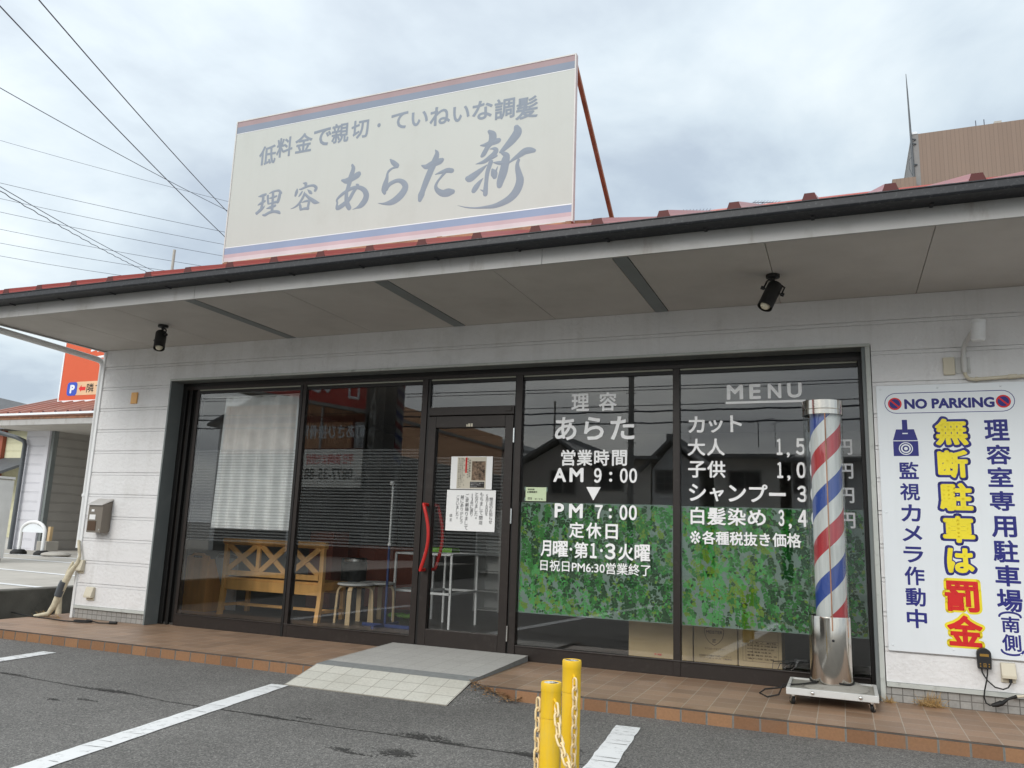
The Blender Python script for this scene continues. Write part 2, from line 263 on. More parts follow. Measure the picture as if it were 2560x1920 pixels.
# ------------------------------------------------------------------ mesh helpers
class MB:
    def __init__(s): s.v = []; s.f = []; s.m = []
    def add(s, vs, fs, mi=0):
        o = len(s.v); s.v += [tuple(x) for x in vs]
        for q in fs: s.f.append(tuple(o+i for i in q)); s.m.append(mi)
        return s
    def box(s, x0, y0, z0, x1, y1, z1, mi=0):
        return s.add([(x0, y0, z0), (x1, y0, z0), (x1, y1, z0), (x0, y1, z0), (x0, y0, z1), (x1, y0, z1), (x1, y1, z1), (x0, y1, z1)],
                     [(0, 3, 2, 1), (4, 5, 6, 7), (0, 1, 5, 4), (1, 2, 6, 5), (2, 3, 7, 6), (3, 0, 4, 7)], mi)
    def quad(s, *p, mi=0): return s.add(p, [tuple(range(len(p)))], mi)
    def prism(s, pts, axis, a, b, mi=0):
        """extrude a closed 2-D outline along an axis: 'x' takes (y,z), 'y' takes (x,z), 'z' takes (x,y)"""
        def P(p, t): return {'x': (t, p[0], p[1]), 'y': (p[0], t, p[1]), 'z': (p[0], p[1], t)}[axis]
        k = len(pts); vs = [P(p, a) for p in pts]+[P(p, b) for p in pts]
        return s.add(vs, [tuple(range(k))[::-1], tuple(range(k, 2*k))]+[(i, (i+1) % k, k+(i+1) % k, k+i) for i in range(k)], mi)
    def tube(s, pts, r, n=8, mi=0, cap=True):
        pts = [Vector(p) for p in pts]; k = len(pts); rs = r if isinstance(r, (list, tuple)) else [r]*k
        t0 = (pts[1]-pts[0]).normalized(); up = Vector((0, 0, 1)) if abs(t0.z) < .9 else Vector((1, 0, 0)); a = t0.cross(up).normalized(); vs = []
        for i, p in enumerate(pts):
            t = (pts[min(i+1, k-1)]-pts[max(i-1, 0)]).normalized(); a = (a-t*a.dot(t)).normalized(); b = t.cross(a)
            vs += [p+(a*cos(2*pi*j/n)+b*sin(2*pi*j/n))*rs[i] for j in range(n)]
        fs = [(i*n+j, i*n+(j+1) % n, (i+1)*n+(j+1) % n, (i+1)*n+j) for i in range(k-1) for j in range(n)]
        if cap: fs += [tuple(range(n))[::-1], tuple(range((k-1)*n, k*n))]
        return s.add(vs, fs, mi)
    def lathe(s, prof, c=(0, 0, 0), n=24, mi=0, axis=None):
        q = Vector((0, 0, 1)).rotation_difference(Vector(axis).normalized()) if axis else None; vs = []
        for r, z in prof:
            for j in range(n):
                p = Vector((max(r, 1e-4)*cos(2*pi*j/n), max(r, 1e-4)*sin(2*pi*j/n), z)); p = q @ p if q else p; vs.append(p+Vector(c))
        k = len(prof); return s.add(vs, [(i*n+j, i*n+(j+1) % n, (i+1)*n+(j+1) % n, (i+1)*n+j) for i in range(k-1) for j in range(n)], mi)
    def bar(s, a, b, w, h, mi=0, up=(0, 0, 1)):
        """straight bar of rectangular section from a to b"""
        a = Vector(a); b = Vector(b); t = (b-a).normalized(); u = Vector(up); sd = t.cross(u)
        if sd.length < 1e-3: sd = t.cross(Vector((1, 0, 0)))
        sd.normalize(); n = sd.cross(t); vs = [p+sd*w/2*i+n*h/2*j for p in (a, b) for i, j in ((-1, -1), (1, -1), (1, 1), (-1, 1))]
        return s.add(vs, [(3, 2, 1, 0), (4, 5, 6, 7), (0, 1, 5, 4), (1, 2, 6, 5), (2, 3, 7, 6), (3, 0, 4, 7)], mi)
    def sphere(s, c, r, n=12, mi=0, sz=1.):
        return s.lathe([(r*sin(pi*i/8), -r*sz*cos(pi*i/8)) for i in range(9)], c, n, mi)
    def move(s, d): s.v = [(a+d[0], b+d[1], c+d[2]) for a, b, c in s.v]; return s
    def build(s, name, mats, parent=None, smooth=None, bevel=0, loc=None):
        me = bpy.data.meshes.new(name); vv = s.v
        if loc: vv = [(a-loc[0], b-loc[1], c-loc[2]) for a, b, c in vv]
        me.from_pydata(vv, [], s.f); mats = mats if isinstance(mats, (list, tuple)) else [mats]
        for k in mats: me.materials.append(M[k])
        me.polygons.foreach_set('material_index', s.m)
        if smooth: me.polygons.foreach_set('use_smooth', [True]*len(s.f)); me.set_sharp_from_angle(angle=R(smooth))
        me.update(); o = bpy.data.objects.new(name, me); COL.objects.link(o)
        if bevel:
            b = o.modifiers.new('bevel', 'BEVEL'); b.width = bevel; b.segments = 2; b.limit_method = 'ANGLE'
        if loc: o.location = loc
        if parent:
            o.parent = parent; o.location = Vector(o.location)-Vector(WORLD(parent))
        return o
def WORLD(o):
    p = Vector(o.location)
    while o.parent: o = o.parent; p += Vector(o.location)
    return p
def tag(o, label, cat, group=None):
    o['label'] = label; o['category'] = cat
    if group: o['group'] = group
    return o
def thing(name, label, cat, loc=(0, 0, 0), group=None):
    o = bpy.data.objects.new(name, None); o.empty_display_size = .1; COL.objects.link(o); o.location = loc; return tag(o, label, cat, group)
def struct(o): o['kind'] = 'structure'; return o
def clone(o, parent=None):
    c = o.copy(); COL.objects.link(c); c.parent = parent
    for ch in list(o.children): clone(ch, c)
    return c

# ------------------------------------------------------------------ lettering
_tx = {}
def glyphs(body):
    if body in _tx: return _tx[body]
    c = bpy.data.curves.new('text', 'FONT'); c.body = body; c.size = 1; c.resolution_u = 3; c.fill_mode = 'FRONT'
    o = bpy.data.objects.new('text', c); COL.objects.link(o); bpy.context.view_layer.update()
    me = bpy.data.meshes.new_from_object(o.evaluated_get(bpy.context.evaluated_depsgraph_get()))
    v = [(p.co.x, p.co.y) for p in me.vertices]; f = [tuple(p.vertices) for p in me.polygons]; cnt = {}
    for p in f:
        for i in range(len(p)):
            k = tuple(sorted((p[i], p[(i+1) % len(p)]))); cnt[k] = cnt.get(k, 0)+1
    ed = [k for k, q in cnt.items() if q == 1]
    bpy.data.objects.remove(o); bpy.data.curves.remove(c); bpy.data.meshes.remove(me); _tx[body] = (v, f, ed); return _tx[body]
def hat(mb, a, b, ra, rb, T, d0, d1, mi):
    """one brush-like capsule from a to b: a rim and a slightly raised spine"""
    dx, dz = b[0]-a[0], b[1]-a[1]; l = math.hypot(dx, dz) or 1e-6; dx /= l; dz /= l
    rim = []
    for (c, r, s) in ((a, ra, 1), (b, rb, -1)):
        for k in range(5):
            t = pi/2+k*pi/4; ux, uz = cos(t)*s, sin(t)*s; rim.append((c[0]+r*(dx*ux-dz*uz), c[1]+r*(dz*ux+dx*uz)))
    vs = [T(p[0], p[1], d0) for p in rim]+[T(a[0], a[1], d1), T(b[0], b[1], d1)]
    fs = [(i, i+1, 10) for i in range(4)]+[(5+i, 6+i, 11) for i in range(4)]+[(4, 5, 11, 10), (9, 0, 10, 11)]
    mb.add(vs, fs, mi)
def text(mb, body, x0, x1, z0, z1, T, w=.0, d=.001, mi=0, keep=False):
    """letters fitted to the box x0..x1, z0..z1 of a surface; T maps (x, z, height above it) to the scene; w thickens the strokes (in ems)"""
    v, f, ed = glyphs(body)
    if not v: return
    ax, bx = min(p[0] for p in v)-w, max(p[0] for p in v)+w; az, bz = min(p[1] for p in v)-w, max(p[1] for p in v)+w
    sx, sz = (x1-x0)/(bx-ax), (z1-z0)/(bz-az)
    if keep: sx = min(sx, sz); sz = sx
    mx_, mz_ = (x0+x1)/2, (z0+z1)/2; cx, cz = (ax+bx)/2, (az+bz)/2
    q = [(mx_+(p[0]-cx)*sx, mz_+(p[1]-cz)*sz) for p in v]
    mb.add([T(a, b, d) for a, b in q], f, mi)
    if w:
        k = w*(sx+sz)/2
        for i, j in ed: hat(mb, q[i], q[j], k, k, T, d+.00005, d+.00022, mi)
def vtext(mb, chars, xc, ztop, zbot, size, T, w=0., d=.001, mi=0):
    n = len(chars); st = (ztop-zbot)/n
    for i, ch in enumerate(chars):
        if ch == ' ': continue
        z = ztop-st*(i+.5); hz = min(size, st*.97)/2; k = .45 if ch in '、。ー' else 1
        text(mb, ch, xc-size/2*k, xc+size/2*k, z-hz*k, z+hz*k, T, w, d, mi, keep=True)
def FRONT(y): return lambda x, z, d: (x, y-d, z)       # a surface that faces the camera side
def BACK(y): return lambda x, z, d: (x, y+d, z)        # a surface that faces the shop
# ------------------------------------------------------------------ ground
GZ = -.08
g = MB(); g.quad((-400, -400, GZ), (400, -400, GZ), (400, 400, GZ), (-400, 400, GZ)); struct(g.build('asphalt_ground', 'asphalt'))
def ragged(p, w, seed, n=26):
    """painted line with worn edges, from p[0] to p[1]"""
    rnd = random.Random(seed); a, b = Vector(p[0]), Vector(p[1]); t = (b-a); s = Vector((-t.y, t.x)).normalized()*w/2; l = []; r = []
    for i in range(n+1):
        c = a+t*i/n; l.append(c+s*(1+rnd.uniform(-.06, .05))); r.append(c-s*(1+rnd.uniform(-.06, .05)))
    return l, r
for i, (a, b) in enumerate([((1.316, -1.266), (1.55, -4.4)), ((3.706, -1.362), (4.46, -6.8)), ((6.163, -1.28), (6.55, -5.6))]):
    l, r = ragged((a, b), .142, i+3, 60); m = MB()
    for k in range(len(l)-1): m.quad((l[k].x, l[k].y, GZ+.004), (l[k+1].x, l[k+1].y, GZ+.004), (r[k+1].x, r[k+1].y, GZ+.004), (r[k].x, r[k].y, GZ+.004))
    struct(m.build('parking_line', 'line')); rc = random.Random(i); m = MB()
    for k in range(46):
        t = rc.uniform(.01, .99); q = int(t*60); A0, B0 = l[q], r[q]; h = rc.uniform(.15, 1); u0 = rc.uniform(0, 1-h); p0 = A0.lerp(B0, u0); p1 = A0.lerp(B0, u0+h); y0 = rc.uniform(-.012, .012); w = rc.uniform(.0012, .0035)
        m.quad((p0.x, p0.y-w, GZ+.006), (p1.x, p1.y+y0-w*.3, GZ+.006), (p1.x, p1.y+y0+w*.3, GZ+.006), (p0.x, p0.y+w, GZ+.006))
    struct(m.build('paint_crack', 'crack'))
rnd = random.Random(11)
def blot(mb, cx, cy, lx, ly, n=60, z=GZ+.003):
    for k in range(int(n*1.7)):
        x, y = cx+rnd.gauss(0, lx*.5), cy+rnd.gauss(0, ly*.5); s = rnd.uniform(.0022, .0075)
        mb.quad(*[(x+s*rnd.uniform(.6, 2.0)*cos(t+rnd.uniform(-.3, .3)), y+s*rnd.uniform(.4, .9)*sin(t+rnd.uniform(-.3, .3)), z+k*2e-6) for t in (0, 1.05, 2.1, 3.14, 4.2, 5.2)])
ck = MB(); path = [(1.0, -2.03), (1.83, -2.057), (2.061, -2.067), (2.483, -2.097), (2.793, -2.122), (3.075, -2.095), (3.474, -2.151), (3.829, -2.146), (4.293, -2.154), (4.778, -2.155), (4.97, -2.146), (5.22, -2.146), (5.48, -2.16), (5.72, -2.15), (6.1, -2.17), (6.6, -2.2)]
for (a, b) in zip(path, path[1:]):
    n = max(2, int(abs(b[0]-a[0])/.02)); pv = None
    for k in range(n+1):
        t = k/n; x = a[0]+(b[0]-a[0])*t; y = a[1]+(b[1]-a[1])*t+rnd.uniform(-.004, .004); w = rnd.uniform(.003, .009)
        if pv: ck.quad((pv[0], pv[1]-pv[2], GZ+.002), (x, y-w, GZ+.002), (x, y+w, GZ+.002), (pv[0], pv[1]+pv[2], GZ+.002))
        pv = (x, y, w)
for cx, cy, lx, ly, n in [(1.93, -2.05, .14, .02, 60), (2.95, -2.1, .2, .035, 190), (2.87, -2.46, .07, .03, 40), (3.02, -2.37, .1, .02, 34), (4.25, -2.15, .2, .018, 110), (5.0, -2.52, .08, .02, 50), (5.1, -2.55, .1, .012, 40), (5.28, -2.45, .1, .06, 170), (5.22, -2.1, .14, .06, 210), (5.4, -2.14, .12, .02, 80), (5.88, -2.14, .11, .035, 190), (6.05, -2.0, .05, .1, 60), (6.33, -2.25, .05, .16, 110), (4.45, -2.08, .07, .015, 30), (1.44, -1.27, .015, .006, 10), (3.66, -1.37, .05, .015, 30)]: blot(ck, cx, cy, lx, ly, n)
struct(ck.build('asphalt_crack', 'crack'))
# tiled porch in front of the shop
m = MB(); m.box(-.35, -.966, -.30, 10.6, .33, -.004, 0); m.quad((-.35, -.966, 0), (10.6, -.966, 0), (10.6, .33, 0), (-.35, .33, 0), mi=1)
m.quad((-.35, -.970, -.3), (10.6, -.970, -.3), (10.6, -.970, -.001), (-.35, -.970, -.001), mi=0)
for k in range(-4, 67):
    x = .3377+.1558*k; m.box(x+.003, -.9735, -.086, x+.1528, -.9685, -.012-.004*((k*7) % 3)/2, 0)
m.box(-.35, -.9712, -.010, 10.6, -.9698, -.0015, 2)
struct(m.build('porch_pavement', ['porchface', 'porchtop', 'grout']))
# raised concrete lot on the left
m = MB(); m.box(-90, -12, -.3, -.95, 60, .2, 0); struct(m.build('concrete_lot_pavement', 'lot'))
m = MB()
for (a, b) in [((-12, 3.2), (-2, 2.1)), ((-14, 5.0), (-3, 4.2)), ((-12, 6.0), (-5, 5.3)), ((-6, .95), (-1, .55))]:
    d = .06; m.quad((a[0], a[1]-d, .204), (b[0], b[1]-d, .204), (b[0], b[1]+d, .204), (a[0], a[1]+d, .204))
struct(m.build('lot_marking_line', 'line'))

# ------------------------------------------------------------------ the barber shop
shop = thing('barber_shop', 'single-storey white-sided barber shop with red ribbed roof, deep eaves and a wide glass front', 'shop')
GROOVES = [2.613-.2275*k for k in range(12)]
def siding(mb, x0, x1, z0, z1, y=0., mi=0, grooves=GROOVES, ax='x'):
    pr = [(z0, 0)]
    for gz in sorted(grooves):
        for dz, dy in ((-.018, 0), (-.0165, .009), (-.0125, .009), (-.0105, .0015), (.0105, .0015), (.0125, .011), (.0168, .011), (.0175, 0)):
            if z0+.001 < gz+dz < z1-.001: pr.append((gz+dz, dy))
    pr.append((z1, 0)); k = len(pr)
    if ax == 'x': vs = [(x0, y+d, z) for z, d in pr]+[(x1, y+d, z) for z, d in pr]
    else: vs = [(y-d, x0, z) for z, d in pr]+[(y-d, x1, z) for z, d in pr]
    mb.add(vs, [(i, k+i, k+i+1, i+1) for i in range(k-1)], mi)
m = MB(); siding(m, 0, 1.0, .13, 2.81); siding(m, 1.0, 2.853, 2.455, 2.81); siding(m, 2.862, 5.709, 2.455, 2.81); siding(m, 5.719, 7.585, 2.455, 2.81)
siding(m, 7.585, 7.61, 2.455, 2.81); siding(m, 7.61, 10.5, .13, 2.81); siding(m, .0, 9, .13, 2.81, .0, ax='y')
for xx in (2.8575, 5.714): m.box(xx-.0045, .001, 2.456, xx+.0045, .02, 2.809)
m.box(.012, .0135, .0, .998, .155, 2.80); m.box(1.002, .0135, 2.46, 7.583, .155, 2.80); m.box(7.612, .0135, 0, 10.5, .155, 2.80); m.box(.012, .16, 0, .15, 9, 2.8)
m.box(10.4, .16, 0, 10.5, 9, 2.8); m.box(.15, 8.85, 0, 10.4, 9, 2.8)
m.build('siding_wall', 'siding', shop)
for a, b in ((.02, .995), (7.6, 10.5)): MB().box(a, .008, -.05, b, .012, .10).build('wall_base', 'basetile', shop)
for a, b in ((0, .985), (7.61, 10.5)): MB().box(a, -.012, .10, b, .012, .128).build('base_flashing', 'trimlight', shop)
m = MB(); m.box(-.022, -.014, .0, .012, .05, 2.80); m.build('corner_trim', 'white', shop, bevel=.004)
# reveal round the glass front
m = MB(); m.box(.985, -.016, 0, 1.003, .2, 2.437); m.box(7.548, .002, 0, 7.572, .2, 2.437); m.box(1.003, .004, 2.437, 7.572, .2, 2.45, 0); m.build('opening_reveal', 'reveal', shop)
m = MB(); m.box(7.572, -.014, .0, 7.604, .01, 2.452); m.box(.985, -.022, 2.437, 7.604, -.0005, 2.459); m.build('opening_trim', 'trimlight', shop, bevel=.003)
# soffit, strips, fascia, gutter
SZ = 2.812
m = MB(); xs = [-.02, .71, 1.57, 2.405, 2.515, 3.385, 4.228, 4.343, 5.187, 6.04, 6.147, 7.0, 7.925, 8.84, 10.8]
for a, b in zip(xs, xs[1:]):
    if (a, b) in ((2.405, 2.515), (4.228, 4.343), (6.04, 6.147)): continue
    m.box(a+.0025, -1.385, SZ, b-.0025, .02, SZ+.02)
m.box(-.02, -1.38, SZ+.012, 10.8, .02, SZ+.03); m.build('soffit', 'soffit', shop)
for a, b in ((2.405, 2.515), (4.228, 4.343), (6.04, 6.147)): MB().box(a+.004, -1.383, SZ-.003, b-.004, -.001, SZ+.012).build('soffit_strip', 'strip', shop)
m = MB()
for a, b in ((-.05, 2.574), (2.578, 5.577), (5.581, 8.6), (8.604, 10.8)): m.box(a, -1.408, 2.793, b, -1.386, 3.0)
m.box(-.05, -1.386, 2.80, -.022, .6, 2.99); m.build('fascia', 'fascia', shop)
m = MB(); m.prism([(-1.552, 2.962), (-1.556, 2.914), (-1.546, 2.902), (-1.412, 2.900), (-1.412, 2.955), (-1.42, 2.955), (-1.42, 2.91), (-1.535, 2.912), (-1.544, 2.962)], 'x', -.06, 10.9)
m.prism([(-1.558, 2.966), (-1.558, 2.957), (-1.54, 2.957), (-1.54, 2.966)], 'x', -.06, 10.9)
for xx in [.45+.62*k for k in range(17)]: m.box(xx, -1.47, 2.894, xx+.02, -1.409, 2.9)
m.build('gutter', 'gutter', shop, bevel=.004)
# ribbed roof, slope 4 in 10
RS = .4
def rz(y): return 2.978+RS*(y+1.48)
m = MB(); YR = 4.2; x0, x1 = -.12, 10.9
ribs = [.4075+.4287*k for k in range(-1, 25)]
prof = [(x0, 0)]
for c in ribs: prof += [(c-.052, 0), (c-.049, .012), (c-.0345, .012), (c-.026, .056), (c+.026, .056), (c+.0345, .012), (c+.049, .012), (c+.052, 0)] if False else [(c-.048, 0), (c-.040, .03), (c-.036, .033), (c-.028, .062), (c+.028, .062), (c+.036, .033), (c+.040, .03), (c+.048, 0)]
prof.append((x1, 0)); k = len(prof)
for (ya, yb, sg) in ((-1.48, YR, 1), (YR, 10., -1)):
    va = [(x, ya, (rz(ya) if sg == 1 else rz(YR))+h) for x, h in prof]; vb = [(x, yb, (rz(yb) if sg == 1 else rz(YR)-RS*(yb-YR))+h) for x, h in prof]
    m.add(va+vb, [(i, i+1, k+i+1, k+i) for i in range(k-1)], 0)
m.box(x0, -1.47, 2.93, x1, -1.41, 2.965, 0)
for c in ribs: m.add([(c-.047, -1.482, rz(-1.48)+.0), (c+.047, -1.482, rz(-1.48)), (c+.038, -1.482, rz(-1.48)+.031), (c+.028, -1.482, rz(-1.48)+.061), (c-.028, -1.482, rz(-1.48)+.061), (c-.038, -1.482, rz(-1.48)+.031)], [(0, 1, 2, 3, 4, 5)], 1)
m.box(x0, YR-.12, rz(YR)+.04, x1, YR+.12, rz(YR)+.1, 0)
m.box(-.05, -1.40, 2.99, 10.8, -1.37, 3.0, 0)
m.build('roof', ['roof', 'roofend'], shop)
# the room behind the glass
m = MB(); m.box(.16, .17, -.1, 10.39, 8.84, .02); m.build('floor', 'intfloor', shop)
m = MB(); m.box(.155, .33, .02, .165, 8.8, 2.7); m.box(10.3, .33, .02, 10.39, 8.8, 2.7); m.box(.17, 6.2, .02, 10.3, 6.3, 2.7); m.box(.17, .165, .02, .985, .2, 2.7); m.box(7.6, .165, .02, 10.3, .2, 2.7); m.box(.17, .165, 2.45, 10.3, .2, 2.7); m.build('inner_wall', 'interior', shop)
m = MB(); m.box(.16, .2, 2.62, 10.39, 8.8, 2.7); m.build('ceiling', 'interior', shop)
# dark aluminium frame of the glass front
m = MB()
m.box(1.003, .15, .0, 1.06, .24, 2.437, 1); m.box(1.06, .18, .0, 1.10, .22, 2.40, 0); m.box(1.10, .15, .0, 1.135, .22, 2.40, 1); m.box(1.135, .185, 0, 1.2, .22, 2.40, 1); m.box(1.2, .152, 0, 1.235, .22, 2.40, 0)
m.box(1.003, .148, 2.40, 7.548, .22, 2.437, 1); m.box(1.06, .140, 2.366, 7.548, .22, 2.40, 0); m.box(1.235, .150, 2.322, 3.87, .2, 2.352, 1); m.box(4.86, .150, 2.322, 7.52, .2, 2.352, 1); m.box(3.955, .15, 2.322, 4.785, .2, 2.352, 1)
m.box(1.235, .140, .0, 3.872, .21, .112, 0); m.box(4.858, .140, .0, 7.52, .21, .112, 0); m.box(7.522, .13, 0, 7.548, .22, 2.366, 1)
m.box(1.235, .132, .106, 3.872, .145, .118, 0); m.box(4.858, .132, .106, 7.52, .145, .118, 0)
m.box(2.515, .132, 0, 2.545, .21, 2.366, 1); m.box(2.545, .138, 0, 2.585, .21, 2.366, 0); m.box(6.153, .134, 0, 6.208, .21, 2.366, 0)
m.box(3.872, .13, 0, 3.93, .21, 2.366, 0); m.box(3.93, .142, 0, 3.955, .21, 2.366, 1); m.box(4.785, .142, 0, 4.80, .21, 2.366, 1); m.box(4.80, .13, 0, 4.858, .21, 2.366, 0)
m.box(3.955, .13, 2.03, 4.785, .20, 2.105, 0); m.box(4.70, .122, 2.055, 4.765, .131, 2.085, 0)
m.build('front_frame', ['brown', 'black'], shop, bevel=.003)
m = MB()
for a, b in ((1.235, 2.515), (2.585, 3.872), (3.955, 4.785), (4.858, 6.153), (6.208, 7.52)): m.box(a+.003, .146, 2.353, b-.003, .17, 2.365)
m.build('glazing_bead', 'bead', shop)
GY = .160
def pane(par, a, z0, b, z1, name='pane'): return MB().box(a, GY, z0, b, GY+.006, z1).build(name, 'glass', par)
def window(a, b):
    w = bpy.data.objects.new('window', None); COL.objects.link(w); w.parent = shop; w.location = ((a+b)/2, GY, .11)
    MB().box(a, GY, .112, b, GY+.006, 2.324).build('pane', 'glass', w); return w
w1 = window(1.235, 2.515); w2 = window(2.585, 3.872); w3 = window(4.858, 6.153); w4 = window(6.208, 7.522)
wt = bpy.data.objects.new('transom_window', None); COL.objects.link(wt); wt.parent = shop; wt.location = (4.37, GY, 2.1)
MB().box(3.955, GY, 2.105, 4.785, GY+.006, 2.324).build('pane', 'glass', wt)
def frosted(par, x0, x1, z0=.83, z1=1.735, p=.0285):
    m = MB(); z = z1; i = 0
    while z > z0:
        h = p*(.62 if i < 6 else .5); m.quad((x0, GY+.009, z-h), (x1, GY+.009, z-h), (x1, GY+.009, z), (x0, GY+.009, z)); z -= p; i += 1
    m.build('striped_film', 'frost', par)
frosted(w1, 1.24, 2.51); frosted(w2, 2.59, 3.868)
# door
door = bpy.data.objects.new('door', None); COL.objects.link(door); door.parent = shop; door.location = (4.79, .16, .05)
m = MB(); m.box(3.958, .128, .045, 4.032, .19, 2.022); m.box(4.706, .128, .045, 4.782, .19, 2.022); m.box(4.032, .1285, 1.918, 4.706, .19, 2.022); m.box(4.032, .1285, .045, 4.706, .19, .185); m.build('door_frame', 'brown', door, bevel=.004)
MB().box(4.03, GY, .18, 4.71, GY+.006, 1.925).build('pane', 'glass', door)
frosted(door, 4.034, 4.704, .81, 1.66)
m = MB(); hp = []
for k in range(15):
    t = k/14; hp.append((3.992+.062*sin(pi*t), .055-.0*t, 1.236-(1.236-.677)*t))
m.tube([(3.992, .13, 1.236)]+hp+[(3.992, .13, .677)], .0155, 10); m.build('handle', 'red', door, smooth=60)
m = MB(); hp = [(4.02+.062*sin(pi*k/14), .27, 1.236-.559*k/14) for k in range(15)]; m.tube([(4.02, .19, 1.236)]+hp+[(4.02, .19, .677)], .0155, 10); m.build('handle', 'red', door, smooth=60)
MB().lathe([(0, 0), (.014, 0), (.016, .006), (.012, .012), (.006, .012), (.004, .009), (0, .009)], (3.992, .128, .812), 16, axis=(0, -1, 0)).build('lock', 'chrome', door, smooth=40)
for z in (1.842, 1.157, .205): MB().lathe([(0, -.062), (.008, -.062), (.008, .062), (0, .062)], (4.792, .122, z), 10).build('hinge', 'chrome', door, smooth=40)
# stickers along the top of the door
m = MB(); m.box(4.335, .127, 1.925, 4.347, .1284, 1.945); m.box(4.352, .127, 1.925, 4.372, .1284, 1.952); m.box(4.378, .127, 1.925, 4.396, .1284, 1.952); m.build('sticker', 'cream', door)
# leaf film on the two right-hand windows
def leaf_film(par, x0, x1, z0, z1, seed):
    rd = random.Random(seed); Y = GY+.012
    MB().quad((x0, Y, z0), (x1, Y, z0), (x1, Y, z1), (x0, Y, z1)).build('leaf_film_backing', 'film', par)
    m = MB(); n = 0
    def leaf(x, z, a, l, mi):
        nonlocal n
        pts = [(0, 0), (.25, .30), (.55, .36), (.82, .2), (1, 0), (.82, -.2), (.55, -.36), (.25, -.30)]; c, s = cos(a), sin(a)
        q = [(x+l*(u*c-v*s*.85), z+l*(u*s+v*c*.85)) for u, v in pts]
        if min(p[0] for p in q) < x0 or max(p[0] for p in q) > x1 or min(p[1] for p in q) < z0 or max(p[1] for p in q) > z1: return
        y = Y-.0004-n*1.6e-7; n += 1; m.quad(*[(p[0], y, p[1]) for p in q], mi=mi)
    for b in range(480):
        x, z, a = x0-.1+(x1-x0+.15)*((b*.618034) % 1), z0+(z1-z0+.2)*((b+.5)/480), rd.uniform(-1.9, -.5) if rd.random() < .75 else rd.uniform(-2.6, .3); u_ = .5+.5*sin(3.1*x+2.0*sin(2.3*z+seed)+seed); tone = rd.choice([0, 0, 0, 0, 1, 1]) if u_ < .45 else rd.choice([0, 1, 1, 1, 3, 2]) if u_ < .75 else rd.choice([1, 2, 2, 3, 3, 3]); k = rd.randint(4, 8); tw = [(x, z)]
        for i in range(k):
            a += rd.uniform(-.16, .16); st = rd.uniform(.017, .023); x += st*cos(a); z += st*sin(a); tw.append((x, z)); L_ = rd.uniform(.020, .038)
            for sd in (1, -1): leaf(x, z, a+sd*rd.uniform(.5, 1.1), L_, tone if rd.random() < .75 else rd.choice([0, 1, 2, 3]))
        leaf(x, z, a, .036, tone)
        tw = [p for p in tw if x0+.004 < p[0] < x1-.004 and z0+.004 < p[1] < z1-.004]
        for p, q in zip(tw, tw[1:]):
            d = Vector((q[0]-p[0], q[1]-p[1])); s = Vector((-d.y, d.x)).normalized()*.0011; y = Y-.0004-n*1.6e-7; n += 1
            m.quad((p[0]+s.x, y, p[1]+s.y), (q[0]+s.x, y, q[1]+s.y), (q[0]-s.x, y, q[1]-s.y), (p[0]-s.x, y, p[1]-s.y), mi=4)
    m.build('leaf_print', ['leaf0', 'leaf1', 'leaf2', 'leaf3', 'twig'], par)
leaf_film(w3, 4.862, 6.15, .375, 1.278, 5); leaf_film(w4, 6.212, 7.518, .375, 1.272, 9)
# lettering stuck on the glass
T = FRONT(GY-.0005); m = MB(); BW = .022
for s, a, b, c, d in [('理', 5.293, 5.450, 2.043, 2.192), ('容', 5.533, 5.688, 2.039, 2.196), ('あ', 5.152, 5.344, 1.799, 1.996), ('ら', 5.408, 5.580, 1.799, 1.993), ('た', 5.635, 5.838, 1.798, 1.993),
                      ('営', 5.213, 5.338, 1.585, 1.718), ('業', 5.352, 5.485, 1.585, 1.718), ('時', 5.500, 5.628, 1.585, 1.718), ('間', 5.652, 5.777, 1.585, 1.714), ('A', 5.149, 5.261, 1.450, 1.566), ('M', 5.290, 5.412, 1.450, 1.567), ('９', 5.502, 5.566, 1.445, 1.567), (':', 5.630, 5.656, 1.455, 1.536), ('０', 5.720, 5.784, 1.446, 1.566), ('０', 5.796, 5.861, 1.446, 1.566),
                      ('P', 5.167, 5.250, 1.156, 1.273), ('M', 5.292, 5.412, 1.156, 1.272), ('７', 5.515, 5.580, 1.155, 1.268), (':', 5.630, 5.656, 1.161, 1.243), ('０', 5.720, 5.784, 1.149, 1.272), ('０', 5.796, 5.861, 1.150, 1.272),
                      ('定', 5.298, 5.425, .996, 1.124), ('休', 5.443, 5.572, .996, 1.124), ('日', 5.605, 5.708, .996, 1.116),
                      ('月', 5.055, 5.145, .838, .968), ('曜', 5.160, 5.292, .838, .968), ('・', 5.305, 5.328, .892, .917), ('第', 5.345, 5.462, .835, .965), ('１', 5.480, 5.535, .840, .962), ('・', 5.562, 5.585, .892, .917), ('３', 5.602, 5.690, .837, .964), ('火', 5.712, 5.835, .833, .965), ('曜', 5.845, 5.970, .833, .965)]:
    text(m, s, a, b, c, d, T, .03 if s in 'AMP０７９３１' else BW)
text(m, '日祝日PM6:30営業終了', 5.055, 5.973, .722, .812, T, .012)
m.quad((5.437, GY-.0015, 1.411), (5.561, GY-.0015, 1.411), (5.499, GY-.0015, 1.301))
m.build('opening_hours_lettering', 'vinyl', w3)
m = MB()
for s, a, b in (('M', 6.572, 6.697), ('E', 6.742, 6.829), ('N', 6.880, 6.979), ('U', 7.022, 7.127)): text(m, s, a, b, 2.104, 2.221, T, .03)
m.box(6.562, GY-.002, 2.070, 7.152, GY-.0006, 2.088)
